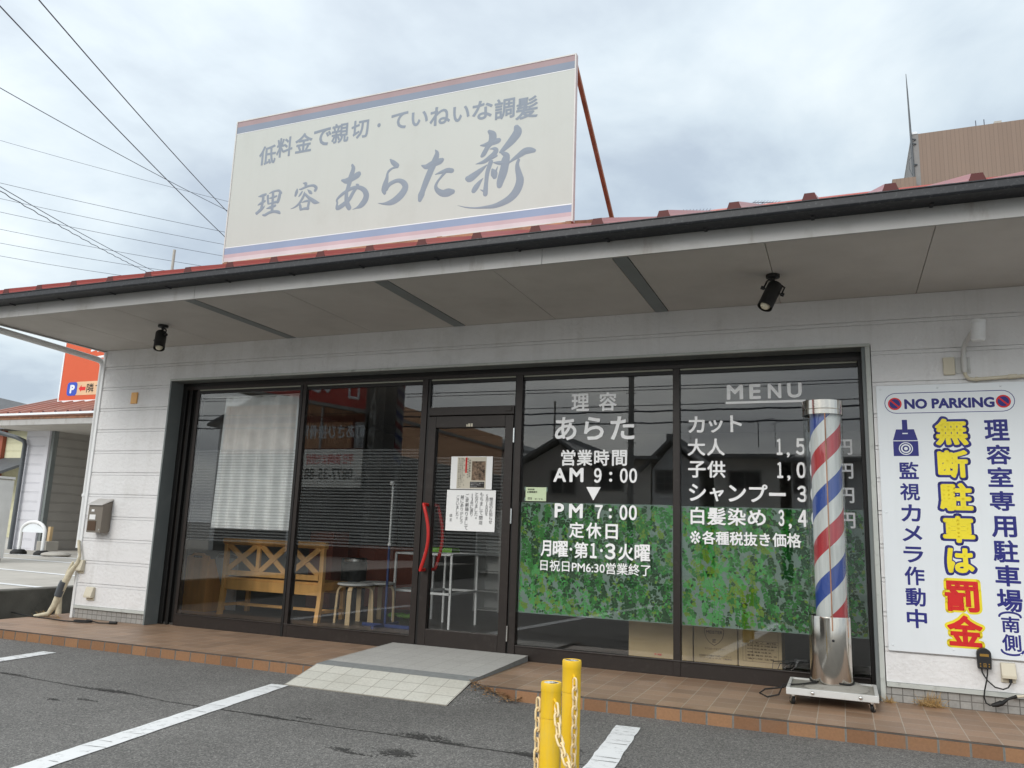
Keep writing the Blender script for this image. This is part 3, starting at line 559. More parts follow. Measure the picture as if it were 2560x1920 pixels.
for s, a, b, c, d in [('カ', 6.272, 6.40, 1.846, 1.978), ('ッ', 6.43, 6.538, 1.846, 1.945), ('ト', 6.595, 6.684, 1.848, 1.980), ('大', 6.265, 6.402, 1.665, 1.800), ('人', 6.415, 6.551, 1.665, 1.800), ('子', 6.268, 6.405, 1.494, 1.624), ('供', 6.415, 6.554, 1.494, 1.626),
                      ('シ', 6.274, 6.405, 1.313, 1.446), ('ャ', 6.433, 6.540, 1.313, 1.415), ('ン', 6.575, 6.705, 1.313, 1.440), ('プ', 6.727, 6.862, 1.313, 1.446), ('ー', 6.872, 6.99, 1.36, 1.386), ('白', 6.285, 6.39, 1.133, 1.268), ('髪', 6.412, 6.552, 1.133, 1.266), ('染', 6.565, 6.700, 1.133, 1.264), ('め', 6.712, 6.846, 1.138, 1.256), ('※', 6.280, 6.360, .985, 1.085)]: text(m, s, a, b, c, d, T, .004 if s == '※' else BW)
text(m, '各種税抜き', 6.372, 6.872, .985, 1.088, T, BW); text(m, '価格', 6.888, 7.090, .985, 1.09, T, BW)
for z0, z1, p in ((1.668, 1.795, '１,５００円'), (1.494, 1.617, '１,０００円'), (1.318, 1.441, '  ３００円'), (1.137, 1.262, '３,４００円')):
    for ch, a, b in zip(p, (6.935, 7.005, 7.072, 7.165, 7.262, 7.362), (6.975, 7.028, 7.138, 7.232, 7.329, 7.462)):
        if ch == ' ': continue
        if ch == ',': text(m, ch, a, b, z0-.018, z0+.022, T, .02); continue
        text(m, ch, a, b, z0, z1-(.012 if ch == '円' else 0), T, BW if ch == '円' else .03)
m.build('menu_lettering', 'vinyl', w4)
# rain pipes at the left corner
m = MB(); m.tube([(-.055, -1.46, 2.86), (-.055, -1.40, 2.775), (-.055, -1.30, 2.763), (-.058, -.07, 2.712), (-.06, .0, 2.700), (-.072, .035, 2.66), (-.075, .035, .70)], [.032]*7, 12); m.lathe([(.032, 0), (.038, 0), (.038, .03), (.032, .03)], (-.075, .035, 1.235), 14)
m.build('rain_pipe', 'white', shop, smooth=50)
for z in (2.15, 1.9, 2.4): MB().box(-.08, .03, z, -.0, .06, z+.018).build('pipe_clip', 'cream', shop)

# ------------------------------------------------------------------ rooftop sign
SY = -.3; sx0, sx1, sz0, sz1 = 1.79, 5.41, 3.555, 5.05
sg = thing('rooftop_sign', 'big faded cream rooftop sign with grey-blue lettering and blue and pink bands', 'sign', (3.6, -.25, 3.5))
MB().box(sx0, SY, sz0, sx1, SY+.035, sz1).build('panel', 'signface', sg)
T = FRONT(SY); m = MB()
for ch, a, b, c, d in [('低', 2.106, 2.314, 4.526, 4.731), ('料', 2.316, 2.509, 4.577, 4.787), ('金', 2.538, 2.742, 4.589, 4.794), ('で', 2.753, 2.959, 4.62, 4.806), ('親', 2.962, 3.158, 4.619, 4.827), ('切', 3.185, 3.379, 4.63, 4.822), ('・', 3.472, 3.508, 4.709, 4.752), ('て', 3.62, 3.799, 4.652, 4.821), ('い', 3.836, 4.011, 4.652, 4.795), ('ね', 4.029, 4.238, 4.62, 4.805), ('い', 4.264, 4.431, 4.619, 4.772), ('な', 4.457, 4.656, 4.6, 4.785), ('調', 4.673, 4.868, 4.568, 4.768), ('髪', 4.876, 5.083, 4.534, 4.741)]: text(m, ch, a, b, c, d, T, .024)
m.build('slogan_lettering', 'brush', sg)
BR = [[(3124,4230,12),(3179,4217,31),(3239,4234,31),(3295,4261,33),(3306,4272,20)],[(3225,4371,12),(3240,4328,22),(3216,4239,28),(3203,4165,23),(3186,4102,19),(3189,4030,22),(3205,3978,26),(3228,3940,25)],[(3289,4166,9),(3305,4151,15),(3262,4096,19),(3223,4031,21),(3171,3988,25),(3106,3956,24),(3088,3968,15),(3090,4008,10),(3084,4042,12),(3129,4082,17),(3182,4112,18),(3248,4134,19),(3320,4131,21),(3378,4096,25),(3406,4042,30),(3392,3989,33),(3354,3949,28),(3312,3932,11),(3266,3920,2)],[(3638,4364,6),(3670,4329,23),(3715,4289,25)],[(3722,4276,12),(3674,4273,11),(3635,4252,13),(3619,4226,12),(3616,4182,18),(3604,4124,29),(3595,4071,29),(3603,4035,16)],[(3619,4068,16),(3633,4100,20),(3668,4127,21),(3737,4141,20),(3791,4115,26),(3818,4070,31),(3798,4019,36),(3749,3971,37),(3682,3938,30),(3602,3934,12),(3540,3947,2)],[(3975,4252,7),(4024,4233,26),(4085,4251,33),(4158,4266,31),(4182,4277,18)],[(4105,4384,4),(4124,4346,21),(4108,4280,33),(4070,4191,33),(4032,4096,32),(4000,4006,28),(3987,3967,33),(3977,3921,21)],[(4119,4145,4),(4177,4157,16),(4238,4166,24),(4284,4156,23)],[(4220,4157,17),(4180,4113,12),(4145,4071,12),(4130,4029,16),(4150,3989,23),(4201,3955,32),(4256,3954,40),(4301,3955,25)],[(4631,4475,16),(4665,4437,35),(4664,4385,35),(4623,4328,24),(4590,4270,24),(4573,4252,17)],[(4554,4354,6),(4601,4352,19),(4659,4363,28),(4718,4372,27),(4732,4377,16)],[(4644,4306,3),(4685,4304,15),(4705,4283,24),(4688,4254,25),(4651,4226,24),(4591,4194,19),(4517,4184,3)],[(4712,4233,12),(4671,4222,18)],[(4661,4184,22),(4646,4140,22),(4631,4085,21),(4624,4000,19),(4621,3927,23),(4621,3890,23)],[(4622,3910,16),(4570,3938,2)],[(4624,4161,5),(4576,4125,20),(4519,4087,31),(4467,4057,36),(4440,4061,23)],[(4593,4042,3),(4564,4012,16),(4530,3968,27),(4509,3937,25)],[(4677,4110,10),(4695,4070,32),(4703,4038,23)],[(4712,4090,12),(4729,4133,2)],[(4890,4469,26),(4901,4421,42),(4857,4359,39),(4807,4310,30),(4762,4271,19),(4745,4261,11)],[(4757,4258,13),(4805,4219,29),(4798,4174,40),(4792,4118,39),(4777,4052,40),(4757,3987,34),(4752,3951,27)],[(4688,4173,6),(4732,4163,18),(4773,4155,20)],[(4817,4137,4),(4864,4170,14),(4920,4201,25),(4976,4232,32),(5024,4233,29),(5060,4225,19)],[(4921,4161,14),(4910,4123,17),(4916,4077,24),(4932,4018,30),(4940,3973,36),(4930,3918,38),(4899,3861,38),(4849,3817,34),(4782,3787,28),(4708,3769,21),(4622,3769,13),(4534,3774,8),(4445,3790,6),(4358,3819,1)],[(2147,4197,4),(2189,4200,16),(2235,4208,14)],[(2208,4185,15),(2208,4156,16),(2205,4114,16),(2199,4074,18)],[(2154,4108,7),(2189,4123,16),(2233,4139,12)],[(2141,4027,14),(2150,4013,10)],[(2149,4022,16),(2187,4050,20),(2221,4071,12),(2240,4093,2)],[(2263,4190,14),(2268,4148,13),(2278,4109,13)],[(2278,4213,5),(2317,4224,12),(2355,4229,11),(2394,4226,13),(2421,4198,15)],[(2409,4195,17),(2403,4151,19),(2392,4111,19)],[(2286,4161,6),(2324,4165,14),(2371,4173,10)],[(2324,4215,15),(2327,4161,15),(2329,4098,15),(2331,4024,18)],[(2263,4057,5),(2306,4064,16),(2363,4075,15)],[(2283,4102,7),(2340,4110,14),(2387,4111,15)],[(2222,3996,8),(2252,3992,16),(2303,4011,16),(2360,4014,15),(2409,4002,17),(2429,3987,11)],[(2675,4266,4),(2706,4256,17),(2710,4236,16)],[(2611,4219,3),(2608,4185,18),(2598,4149,14)],[(2636,4208,5),(2660,4206,11),(2710,4220,13),(2760,4227,12),(2806,4221,14),(2834,4194,17),(2825,4171,17)],[(2674,4179,8),(2656,4154,12),(2640,4135,8)],[(2734,4192,3),(2766,4161,17),(2786,4144,10)],[(2701,4168,7),(2695,4132,15),(2672,4090,14),(2643,4053,14),(2599,4027,9),(2556,4017,3)],[(2712,4146,13),(2753,4108,15),(2793,4079,19),(2837,4049,21),(2888,4036,2)],[(2657,4056,8),(2666,4030,15),(2674,3997,15)],[(2679,4066,4),(2715,4073,11),(2761,4075,13)],[(2766,4066,16),(2760,4034,15),(2755,3999,16)],[(2677,3994,11),(2722,3999,14),(2762,3993,14)]]
m = MB()
for st in BR:
    # round the strokes off with a smooth curve through their points
    P_ = [Vector(p) for p in st]; Q = [2*P_[0]-P_[1]]+P_+[2*P_[-1]-P_[-2]]; sm = []
    for i in range(1, len(Q)-2):
        for k in range(4):
            t = k/4; a, b, c, d = Q[i-1:i+3]; sm.append(.5*((2*b)+(c-a)*t+(2*a-5*b+4*c-d)*t*t+(3*b-a-3*c+d)*t*t*t))
    sm.append(P_[-1])
    for a, b in zip(sm, sm[1:]): hat(m, (a.x/1000, a.y/1000), (b.x/1000, b.y/1000), max(a.z, .8)/1000, max(b.z, .8)/1000, T, .0004, .0016, 0)
m.build('brush_lettering', 'brush', sg)
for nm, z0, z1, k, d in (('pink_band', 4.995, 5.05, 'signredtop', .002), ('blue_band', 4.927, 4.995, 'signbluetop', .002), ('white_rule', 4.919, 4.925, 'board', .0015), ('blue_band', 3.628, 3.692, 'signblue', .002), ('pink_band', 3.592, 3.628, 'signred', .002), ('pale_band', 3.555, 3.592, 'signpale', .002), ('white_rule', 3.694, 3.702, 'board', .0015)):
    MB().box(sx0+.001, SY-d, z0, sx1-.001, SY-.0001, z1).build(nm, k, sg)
m = MB(); m.box(sx0-.012, SY-.006, sz0-.01, sx0, SY+.045, sz1+.012); m.box(sx1, SY-.006, sz0-.01, sx1+.012, SY+.045, sz1+.012); m.box(sx0, SY-.006, sz1, sx1, SY+.045, sz1+.012); m.box(sx0, SY-.006, sz0-.01, sx1, SY+.045, sz0); m.build('panel_edge', 'castmetal', sg)
m = MB()
for xx in (1.83, 3.0, 4.2, 5.385):
    m.bar((xx, SY+.06, sz1-.02), (xx, 1.02, 4.10), .036, .036); m.bar((xx, SY+.06, 3.52), (xx, SY+.06, sz1), .04, .04); m.bar((xx, SY, rz(SY)+.075), (xx, 1.08, rz(1.08)+.085), .05, .05)
for zz in (3.62, 4.3, 5.0): m.bar((sx0, SY+.06, zz), (sx1, SY+.06, zz), .035, .035)
m.bar((sx0, 1.02, 4.08), (sx1, 1.02, 4.08), .04, .04); m.box(sx0, SY-.01, rz(SY)+.064, sx1, SY+.05, sz0-.012); m.build('support_frame', 'rust', sg)
# ------------------------------------------------------------------ fittings on the front of the shop
def spotlight(c, a, b, label):
    t = thing('spotlight', label, 'spotlight', c, 'spotlights under the eaves'); c = Vector(c); a = Vector(a); b = Vector(b); ax = (b-a).normalized()
    MB().lathe([(0, 0), (.045, 0), (.047, -.01), (.045, -.022), (.015, -.026), (.012, -.045), (0, -.045)], c, 20).build('canopy', 'lampblack', t, smooth=40)
    sd = ax.cross(Vector((0, 1, .2))).normalized(); m = MB(); p = a+ax*.07
    for s in (1, -1): m.tube([c+Vector((0, 0, -.04)), c+Vector((0, 0, -.046))+sd*s*.03, a+sd*s*.062+ax*.01, p+sd*s*.062, p+sd*s*.05], .0065, 8)
    m.lathe([(0, -.012), (.013, -.012), (.013, .012), (0, .012)], p+sd*.068, 10, axis=sd); m.lathe([(0, -.012), (.013, -.012), (.013, .012), (0, .012)], p-sd*.068, 10, axis=sd)
    m.build('yoke', 'lampblack', t, smooth=40)
    l = (b-a).length; MB().lathe([(0, 0), (.03, 0), (.045, .012), (.050, .02), (.050, l), (.046, l), (.046, l-.05), (0, l-.05)], a, 24, axis=ax).build('barrel', 'lampblack', t, smooth=40)
    MB().sphere(a+ax*(l-.022), .036, 16).build('bulb', 'bulb', t, smooth=80)
spotlight((1.563, -.736, SZ), (1.545, -.73, 2.752), (1.600, -.79, 2.575), 'black spotlight under the eaves over the lace-curtained window')
spotlight((6.998, -.703, SZ), (7.018, -.69, 2.752), (6.945, -.77, 2.57), 'black spotlight under the eaves over the menu window')
t = thing('wall_light', 'white cylindrical wall light on a bent pipe arm at the right end of the wall', 'wall light', (8.19, 0, 2.27))
MB().lathe([(0, .0), (.036, .0), (.041, .006), (.041, .012), (.044, .014), (.044, .122), (.041, .124), (.044, .127), (.044, .142), (.040, .146), (0, .146)], (8.262, -.19, 2.396), 28, axis=(.08, -.02, 1)).build('shade', 'white', t, smooth=35)
MB().tube([(8.193, -.03, 2.215), (8.193, -.03, 2.36), (8.196, -.035, 2.39), (8.208, -.06, 2.425), (8.240, -.14, 2.475), (8.25, -.16, 2.49)], .0145, 12).build('arm', 'castmetal', t, smooth=60)
m = MB(); m.box(8.142, -.006, 2.212, 8.232, 0, 2.328); m.lathe([(0, -.045), (.019, -.045), (.019, .045), (0, .045)], (8.193, -.026, 2.27), 14)
for x, z in ((8.152, 2.32), (8.152, 2.22), (8.222, 2.32), (8.222, 2.245)): m.lathe([(0, 0), (.006, 0), (.006, .006), (0, .006)], (x, -.006, z), 10, axis=(0, -1, 0))
m.build('bracket', 'castmetal', t, smooth=40)
cp = [(8.193, -.03, 2.215), (8.198, -.027, 2.19), (8.215, -.023, 2.172), (8.245, -.02, 2.166), (8.45, -.02, 2.176), (9.3, -.02, 2.19)]
MB().tube(cp, .0125, 12).build('conduit', 'cream', t, smooth=60)
for a, b in (((8.255, -.02, 2.167), (8.27, -.02, 2.1675)), ((8.45, -.02, 2.176), (8.50, -.02, 2.1775))): MB().tube([a, b], .017, 12).build('conduit_coupling', 'cream', t, smooth=40)
tag(MB().box(8.066, -.022, 2.205, 8.137, .001, 2.329).build('cover_plate', 'cream', None, bevel=.004), 'blank cream junction cover plate beside the wall light bracket', 'cover plate')
# no-parking sign
ns = thing('parking_sign', 'tall white no-parking sign board with navy, yellow and red Japanese lettering', 'sign', (8.2, 0, .33))
bx0, bx1, bz0, bz1 = 7.632, 8.70, .333, 2.142; BY = -.02
MB().box(bx0, BY, bz0, bx1, .0005, bz1).build('board', 'board', ns, bevel=.002)
T = FRONT(BY); m = MB()
def ring(mb, cx, cz, r0, r1, d, mi, n=28):
    for k in range(n):
        a, b = 2*pi*k/n, 2*pi*(k+1)/n; mb.quad(*[T(cx+r*cos(t), cz+r*sin(t), d) for r, t in ((r0, a), (r1, a), (r1, b), (r0, b))], mi=mi)
def disc(mb, cx, cz, r, d, mi, n=28): mb.quad(*[T(cx+r*cos(2*pi*k/n), cz+r*sin(2*pi*k/n), d) for k in range(n)], mi=mi)
def capsule(x0, z0, x1, z1, n=10):
    r = (z1-z0)/2; zc_ = (z0+z1)/2; return [(x1-r+r*sin(pi*k/n), zc_-r*cos(pi*k/n)) for k in range(n+1)]+[(x0+r-r*sin(pi*k/n), zc_+r*cos(pi*k/n)) for k in range(n+1)]
A_ = capsule(7.682, 1.940, 8.478, 2.087); B_ = capsule(7.6865, 1.9445, 8.4735, 2.0825); k = len(A_)
for i in range(k): j = (i+1) % k; m.quad(T(*A_[i], .0006), T(*A_[j], .0006), T(*B_[j], .0006), T(*B_[i], .0006), mi=0)
text(m, 'NO PARKING', 7.808, 8.358, 1.970, 2.042, T, .045, mi=0)
for cx in (7.748, 8.410):
    disc(m, cx, 2.0095, .035, .0007, 0); ring(m, cx, 2.0095, .034, .044, .0009, 2); m.quad(*[T(cx+a, 2.0095+b, .0013) for a, b in ((-.028, .020), (-.021, .028), (.028, -.020), (.021, -.028))], mi=2)
# camera pictogram
PX = lambda a: 7.803+(a-7.817)*1.09
for q in (((7.745, 1.751), (7.888, 1.751), (7.869, 1.828), (7.833, 1.828), (7.833, 1.795), (7.801, 1.795), (7.801, 1.828), (7.766, 1.828)), ((7.801, 1.803), (7.833, 1.803), (7.832, 1.895), (7.802, 1.895)), ((7.745, 1.641), (7.889, 1.641), (7.889, 1.745), (7.745, 1.745))): m.quad(*[T(PX(a), b, .0008) for a, b in q], mi=0)
ring(m, 7.803, 1.693, .038, .044, .0014, 3); ring(m, 7.803, 1.693, .022, .031, .0014, 3); disc(m, 7.803, 1.693, .012, .0014, 3)
for ch, a, b in zip('監視カメラ作動中', (1.482, 1.336, 1.192, 1.059, .918, .769, .631, .490), (1.601, 1.454, 1.309, 1.166, 1.024, .892, .752, .614)): text(m, ch, 7.752, 7.874, a, b, T, .024, mi=0)
for ch, a, b in zip('理容室専用駐車場', (1.743, 1.583, 1.434, 1.277, 1.105, .943, .792, .633), (1.887, 1.716, 1.566, 1.407, 1.243, 1.088, .927, .775)): text(m, ch, 8.286, 8.430, a, b, T, .026, mi=0)
text(m, '南', 8.302, 8.404, .503, .603, T, .022, mi=0); text(m, '側', 8.298, 8.404, .388, .492, T, .022, mi=0)
for zc_, sg_, in ((.602, 1), (.392, -1)):
    arc = [(8.353+.060*cos(t), zc_+sg_*.027*sin(t)) for t in [pi*q/12 for q in range(13)]]
    for a, b in zip(arc, arc[1:]): hat(m, a, b, .0065, .0065, T, .0004, .0014, 0)
col = [('無', 1.714, 1.898, 7.990, 8.188), ('断', 1.492, 1.680, 7.993, 8.176), ('駐', 1.270, 1.458, 7.992, 8.190), ('車', 1.060, 1.237, 7.998, 8.189), ('は', .862, 1.026, 8.013, 8.172)]
for ch, a, b, c, d in col: text(m, ch, c-.018, d+.018, a-.018, b+.018, T, .10, .0006, mi=0)
for ch, a, b, c, d in col: text(m, ch, c, d, a, b, T, .046, .0022, mi=1)
for ch, a, b, c, d in (('罰', .614, .812, 7.987, 8.186), ('金', .396, .592, 7.990, 8.194)): text(m, ch, c-.016, d+.016, a-.012, b+.016, T, .10, .0006, mi=1); text(m, ch, c, d, a, b, T, .036, .0022, mi=2)
m.build('lettering', ['navy', 'yellow', 'printred', 'board'], ns)
for x in (7.66, 8.02, 8.4):
    for z in (.37, 1.25, 2.115): MB().lathe([(.007, 0), (.005, .003), (0, .004)], (x, BY, z), 10, axis=(0, -1, 0)).build('screw', 'board', ns, smooth=60)
# timer, outlets and flexes on the right
t = thing('timer_switch', 'black plug-in timer with an amber display and buttons at the foot of the parking sign', 'timer', (8.186, -.03, .27))
pts = [(8.149, .268), (8.225, .268), (8.228, .33), (8.228, .362)]+[(8.187+.041*cos(a), .362+.036*sin(a)) for a in [pi*k/10 for k in range(1, 10)]]+[(8.146, .362), (8.146, .33)]
MB().prism(pts, 'y', -.058, -.021).build('body', 'darkplastic', t, bevel=.004)
MB().box(8.163, -.060, .346, 8.213, -.0579, .362).build('display', 'screen', t)
m = MB()
for x in (8.163, 8.212):
    for z in (.285, .300): m.lathe([(.004, 0), (.004, .002), (0, .002)], (x, -.058, z), 8, axis=(0, -1, 0))
text(m, '日', 8.18, 8.196, .28, .304, FRONT(-.058), .03); m.build('button', 'screen', t)
m = MB(); m.tube([(8.170, -.04, .27), (8.172, -.042, .245), (8.182, -.05, .225), (8.197, -.055, .199), (8.235, -.06, .164), (8.28, -.06, .155), (8.308, -.058, .168), (8.326, -.05, .195), (8.328, -.045, .215)], .0045, 8); m.build('plug_lead', 'rubber', t, smooth=60)
m = MB(); m.tube([(8.203, -.04, .27), (8.200, -.045, .24), (8.192, -.055, .201), (8.176, -.06, .138), (8.170, -.06, .097), (8.179, -.06, .063), (8.2, -.06, .05), (8.215, -.06, .054)], .0045, 8); m.build('socket_lead', 'rubber', t, smooth=60)
m = MB(); m.tube([(8.21, -.06, .052), (8.24, -.06, .06), (8.262, -.06, .07)], [.010, .016, .016], 10); m.build('socket', 'rubber', t, smooth=40)
m = MB(); m.tube([(8.26, -.06, .070), (8.275, -.06, .076), (8.30, -.058, .098), (8.33, -.056, .112), (8.352, -.055, .119)], [.019, .012, .008, .008, .011], 10, 0); m.tube([(8.350, -.055, .118), (8.42, -.055, .131), (8.7, -.055, .14), (9.2, -.055, .10)], .0085, 10, 1)
tag(m.build('power_flex', ['rubber', 'cream'], None, smooth=60), 'cream flex with a black taped plug joined to the timer lead', 'flex')
def outlet(x0, x1, z0, z1, label, plug=None):
    t = thing('outdoor_outlet', label, 'outlet', ((x0+x1)/2, 0, z0), 'weatherproof outlets on the wall'); k = (x1-x0)
    MB().box(x0, -.012, z0-.018, x1, 0, z1-.005).build('back_plate', 'cream', t, bevel=.003)
    MB().prism([(-.012, z1), (-.03, z1-.004), (-.052, z0+.03), (-.052, z0+.01), (-.012, z0+.01)], 'x', x0, x1).build('hood', 'cream', t, bevel=.004)
    return t
o = outlet(8.280, 8.362, .21, .316, 'cream weatherproof outlet under the parking sign with a black plug in it'); MB().tube([(8.328, -.034, .228), (8.328, -.036, .196)], .010, 10).build('plug', 'rubber', o, smooth=40)
outlet(.178, .283, .205, .322, 'small cream outlet hood low on the left wall with nothing plugged in')
outlet(-.005, .092, .465, .585, 'cream outlet hood at the left corner where the taped pipe comes out')
# barber pole on its trolley
bp = thing('barber_pole', 'tall free-standing barber pole with red, white and blue stripes in a chrome drum', 'barber pole', (7.273, -.30, .13))
cx, cy = 7.273, -.30
o = MB().lathe([(.0, .50), (.098, .50), (.098, 1.91), (0, 1.91)], (cx+.015, cy, 0), 40).build('striped_cylinder', 'stripes', bp, smooth=40)
for p in o.data.vertices: p.co -= Vector((cx+.015, cy, 0))
o.location += Vector((cx+.015, cy, 0))
m = MB(); m.lathe([(.1265, .53), (.1265, 1.90)], (cx, cy, 0), 40); m.build('clear_cover', 'clear', bp, smooth=60)
m = MB(); m.lathe([(0, .135), (.129, .135), (.131, .145), (.131, .545), (.129, .555), (.128, .50), (0, .50)], (cx, cy, 0), 48); m.build('drum', 'steel', bp, smooth=40)
m = MB(); m.lathe([(.12, 1.893), (.1315, 1.893), (.1315, 1.925), (.129, 1.928), (.1315, 1.931), (.1315, 1.989), (.1305, 1.9905), (0, 1.991)], (cx, cy, 0), 48); m.build('cap', 'steel', bp, smooth=25)
MB().tube([(cx+.018, cy-.1295, .47), (cx+.018, cy-.1285, 1.895)], .0042, 8).build('seam_rod', 'rust', bp, smooth=60)
MB().lathe([(0, 0), (.009, .0), (.008, .006), (0, .008)], (cx+.02, cy-.1315, .41), 12, axis=(0, -1, 0)).build('screw', 'darkplastic', bp, smooth=60)
m = MB(); m.lathe([(0, 0), (.205, 0), (.20, .012), (.17, .02), (.15, .034), (0, .036)], (cx+.02, cy+.02, .1), 40); m.build('base_plate', 'greyplate', bp, smooth=40)
m = MB(); m.tube([(cx+.134*cos(a), cy+.134*sin(a), .146+.006*sin(3*a)) for a in [2*pi*k/30-1.2 for k in range(26)]]+[(cx-.2, cy-.05, .11), (cx-.3, cy-.06, .10), (cx-.33, cy-.04, .03), (cx-.40, cy-.06, .012), (cx-.45, cy-.05, .03), (cx-.42, cy-.0, .05), (cx-.3, cy+.02, .07), (cx-.27, cy+.02, .104)], .0055, 8); m.build('power_cord', 'rubber', bp, smooth=60)
tr = thing('trolley', 'white steel trolley on castors carrying the barber pole', 'trolley', (7.27, -.28, 0))
m = MB(); m.box(7.00, -.50, .066, 7.545, -.478, .108); m.box(7.00, -.075, .066, 7.545, -.053, .108); m.box(7.00, -.478, .066, 7.022, -.075, .108); m.box(7.523, -.478, .066, 7.545, -.075, .108); m.build('frame', 'castmetal', tr, bevel=.003)
MB().box(7.022, -.478, .085, 7.523, -.075, .098).build('deck', 'greyplate', tr)
for x in (7.16, 7.44): MB().lathe([(.012, 0), (.012, .004), (.006, .009), (0, .009)], (x, -.5, .088), 10, axis=(0, -1, 0)).build('bolt', 'chrome', tr, smooth=50)
for x, y, a in ((7.04, -.455, .5), (7.505, -.455, -.4), (7.04, -.1, .2), (7.505, -.1, .9)):
    cs = bpy.data.objects.new('castor', None); COL.objects.link(cs); cs.parent = tr; cs.location = Vector((x, y, .066))-Vector(tr.location)
    ax = Vector((cos(a), sin(a), 0)); MB().lathe([(0, -.009), (.024, -.009), (.025, -.006), (.025, .006), (.024, .009), (0, .009)], (x-.012*sin(a), y+.012*cos(a), .025), 18, axis=ax).build('wheel', 'rubber', cs, smooth=40)
    m = MB(); m.lathe([(0, 0), (.022, 0), (.022, -.006), (.013, -.008), (.013, -.014), (0, -.014)], (x, y, .066), 14)
    for s in (1, -1): m.bar((x+ax.x*s*.013, y+ax.y*s*.013, .054), (x-.012*sin(a)+ax.x*s*.013, y+.012*cos(a)+ax.y*s*.013, .02), .004, .022, up=(-ax.y, ax.x, 0))
    m.build('fork', 'chrome', cs, smooth=40)
# mailbox, plaque, taped pipes and cord on the left
mb = thing('mailbox', 'bronze-grey metal mailbox with a slanted lid on the left wall', 'mailbox', (.30, 0, .87))
MB().prism([(0, .89), (0, 1.190), (-.115, 1.150), (-.115, .872), (-.10, .868), (-.02, .868)], 'x', .175, .375).build('body', 'mailbox', mb, bevel=.004)
m = MB(); m.prism([(0, 1.218), (-.135, 1.153), (-.135, 1.144), (0, 1.20)], 'x', .168, .383); m.build('lid', 'maillid', mb, bevel=.002)
MB().box(.222, -.118, 1.080, .262, -.1149, 1.103).build('name_slot', 'paper', mb); MB().box(.202, -.118, 1.0, .285, -.1149, 1.05).build('label', 'paper', mb); MB().box(.192, -.119, .888, .302, -.1149, .985).build('viewing_window', 'brownpl', mb)
MB().lathe([(0, 0), (.008, 0), (.007, .004), (0, .004)], (.355, -.115, .90), 12, axis=(0, -1, 0)).build('lock', 'chrome', mb, smooth=50)
tag(MB().box(.455, -.014, 2.215, .540, 0.001, 2.335).build('wooden_plaque', 'wood', None, bevel=.003), 'small bare wooden plaque high on the white wall left of the windows', 'plaque')
t = thing('taped_pipe_bundle', 'cream-taped pipe bundle sagging from the left corner of the wall to the ground', 'pipe bundle', (-.1, -.02, 0))
m = MB(); pp = [(-.012, -.03, .78), (.02, -.04, .70), (.045, -.04, .62), (.03, -.045, .55), (-.02, -.06, .47), (-.075, -.07, .36), (-.12, -.08, .24), (-.16, -.09, .12), (-.2, -.12, .03), (-.30, -.2, .012)]
rnd = random.Random(3); m.tube(pp, [.013, .013, .014, .02, .028, .034, .036, .034, .026, .012], 10); m.tube([(-.05, -.03, .56), (-.09, -.04, .45), (-.115, -.05, .33), (-.14, -.06, .2), (-.13, -.06, .03)], [.012, .02, .022, .024, .03], 10); m.build('taped_pipe', 'tape', t, smooth=60)
m = MB(); m.tube([(-.085, -.078, .36), (-.105, -.083, .30), (-.13, -.09, .21)], [.039, .041, .039], 10); m.build('dark_tape', 'pipegrey', t, smooth=60)
m = MB(); q = [(-1.2, .05, .01), (-.7, -.12, .008), (-.35, -.22, .008), (0, -.24, .007), (.22, -.27, .007)]+[(.42+.11*cos(a), -.22+.05*sin(a), .008+.0006*k) for k, a in enumerate([2*pi*i/14+3.9 for i in range(24)])]+[(.60, -.19, .008), (.72, -.15, .008)]
m.tube(q, .0055, 8); m.tube([(.70, -.155, .012), (.77, -.13, .014)], .015, 10); tag(m.build('extension_cord', 'rubber', None, smooth=60), 'black extension cord coiled on the porch tiles by the left wall', 'cord')
# entrance ramp
rp = thing('entrance_ramp', 'pale tiled entrance ramp with a grey grip strip in front of the door', 'ramp', (4.37, -.6, -.08))
m = MB(); m.prism([(.125, .044), (-.84, .018), (-.84, .001), (.125, .001)], 'x', 3.727, 4.983, 1); m.quad((3.725, -.84, .0215), (4.985, -.84, .0215), (4.985, .125, .0475), (3.725, .125, .0475), mi=0); m.build('landing', ['ramptile2', 'grip'], rp)
m = MB(); m.prism([(-.84, .0235), (-.985, .018), (-.985, -.002), (-.84, .001)], 'x', 3.728, 4.982); m.build('grip_strip', 'grip', rp)
m = MB(); m.prism([(-.985, .013), (-1.345, -.076), (-1.345, GZ+.0), (-.985, GZ+.0)], 'x', 3.735, 4.998, 1); m.quad((3.733, -1.346, -.0735), (5.0, -1.346, -.0735), (5.0, -.985, .0165), (3.733, -.985, .0165), mi=0); m.quad((3.733, -1.346, -.0735), (5.0, -1.346, -.0735), (5.0, -1.346, -.079), (3.733, -1.346, -.079), mi=0); m.build('slope', ['ramptile', 'grout'], rp)
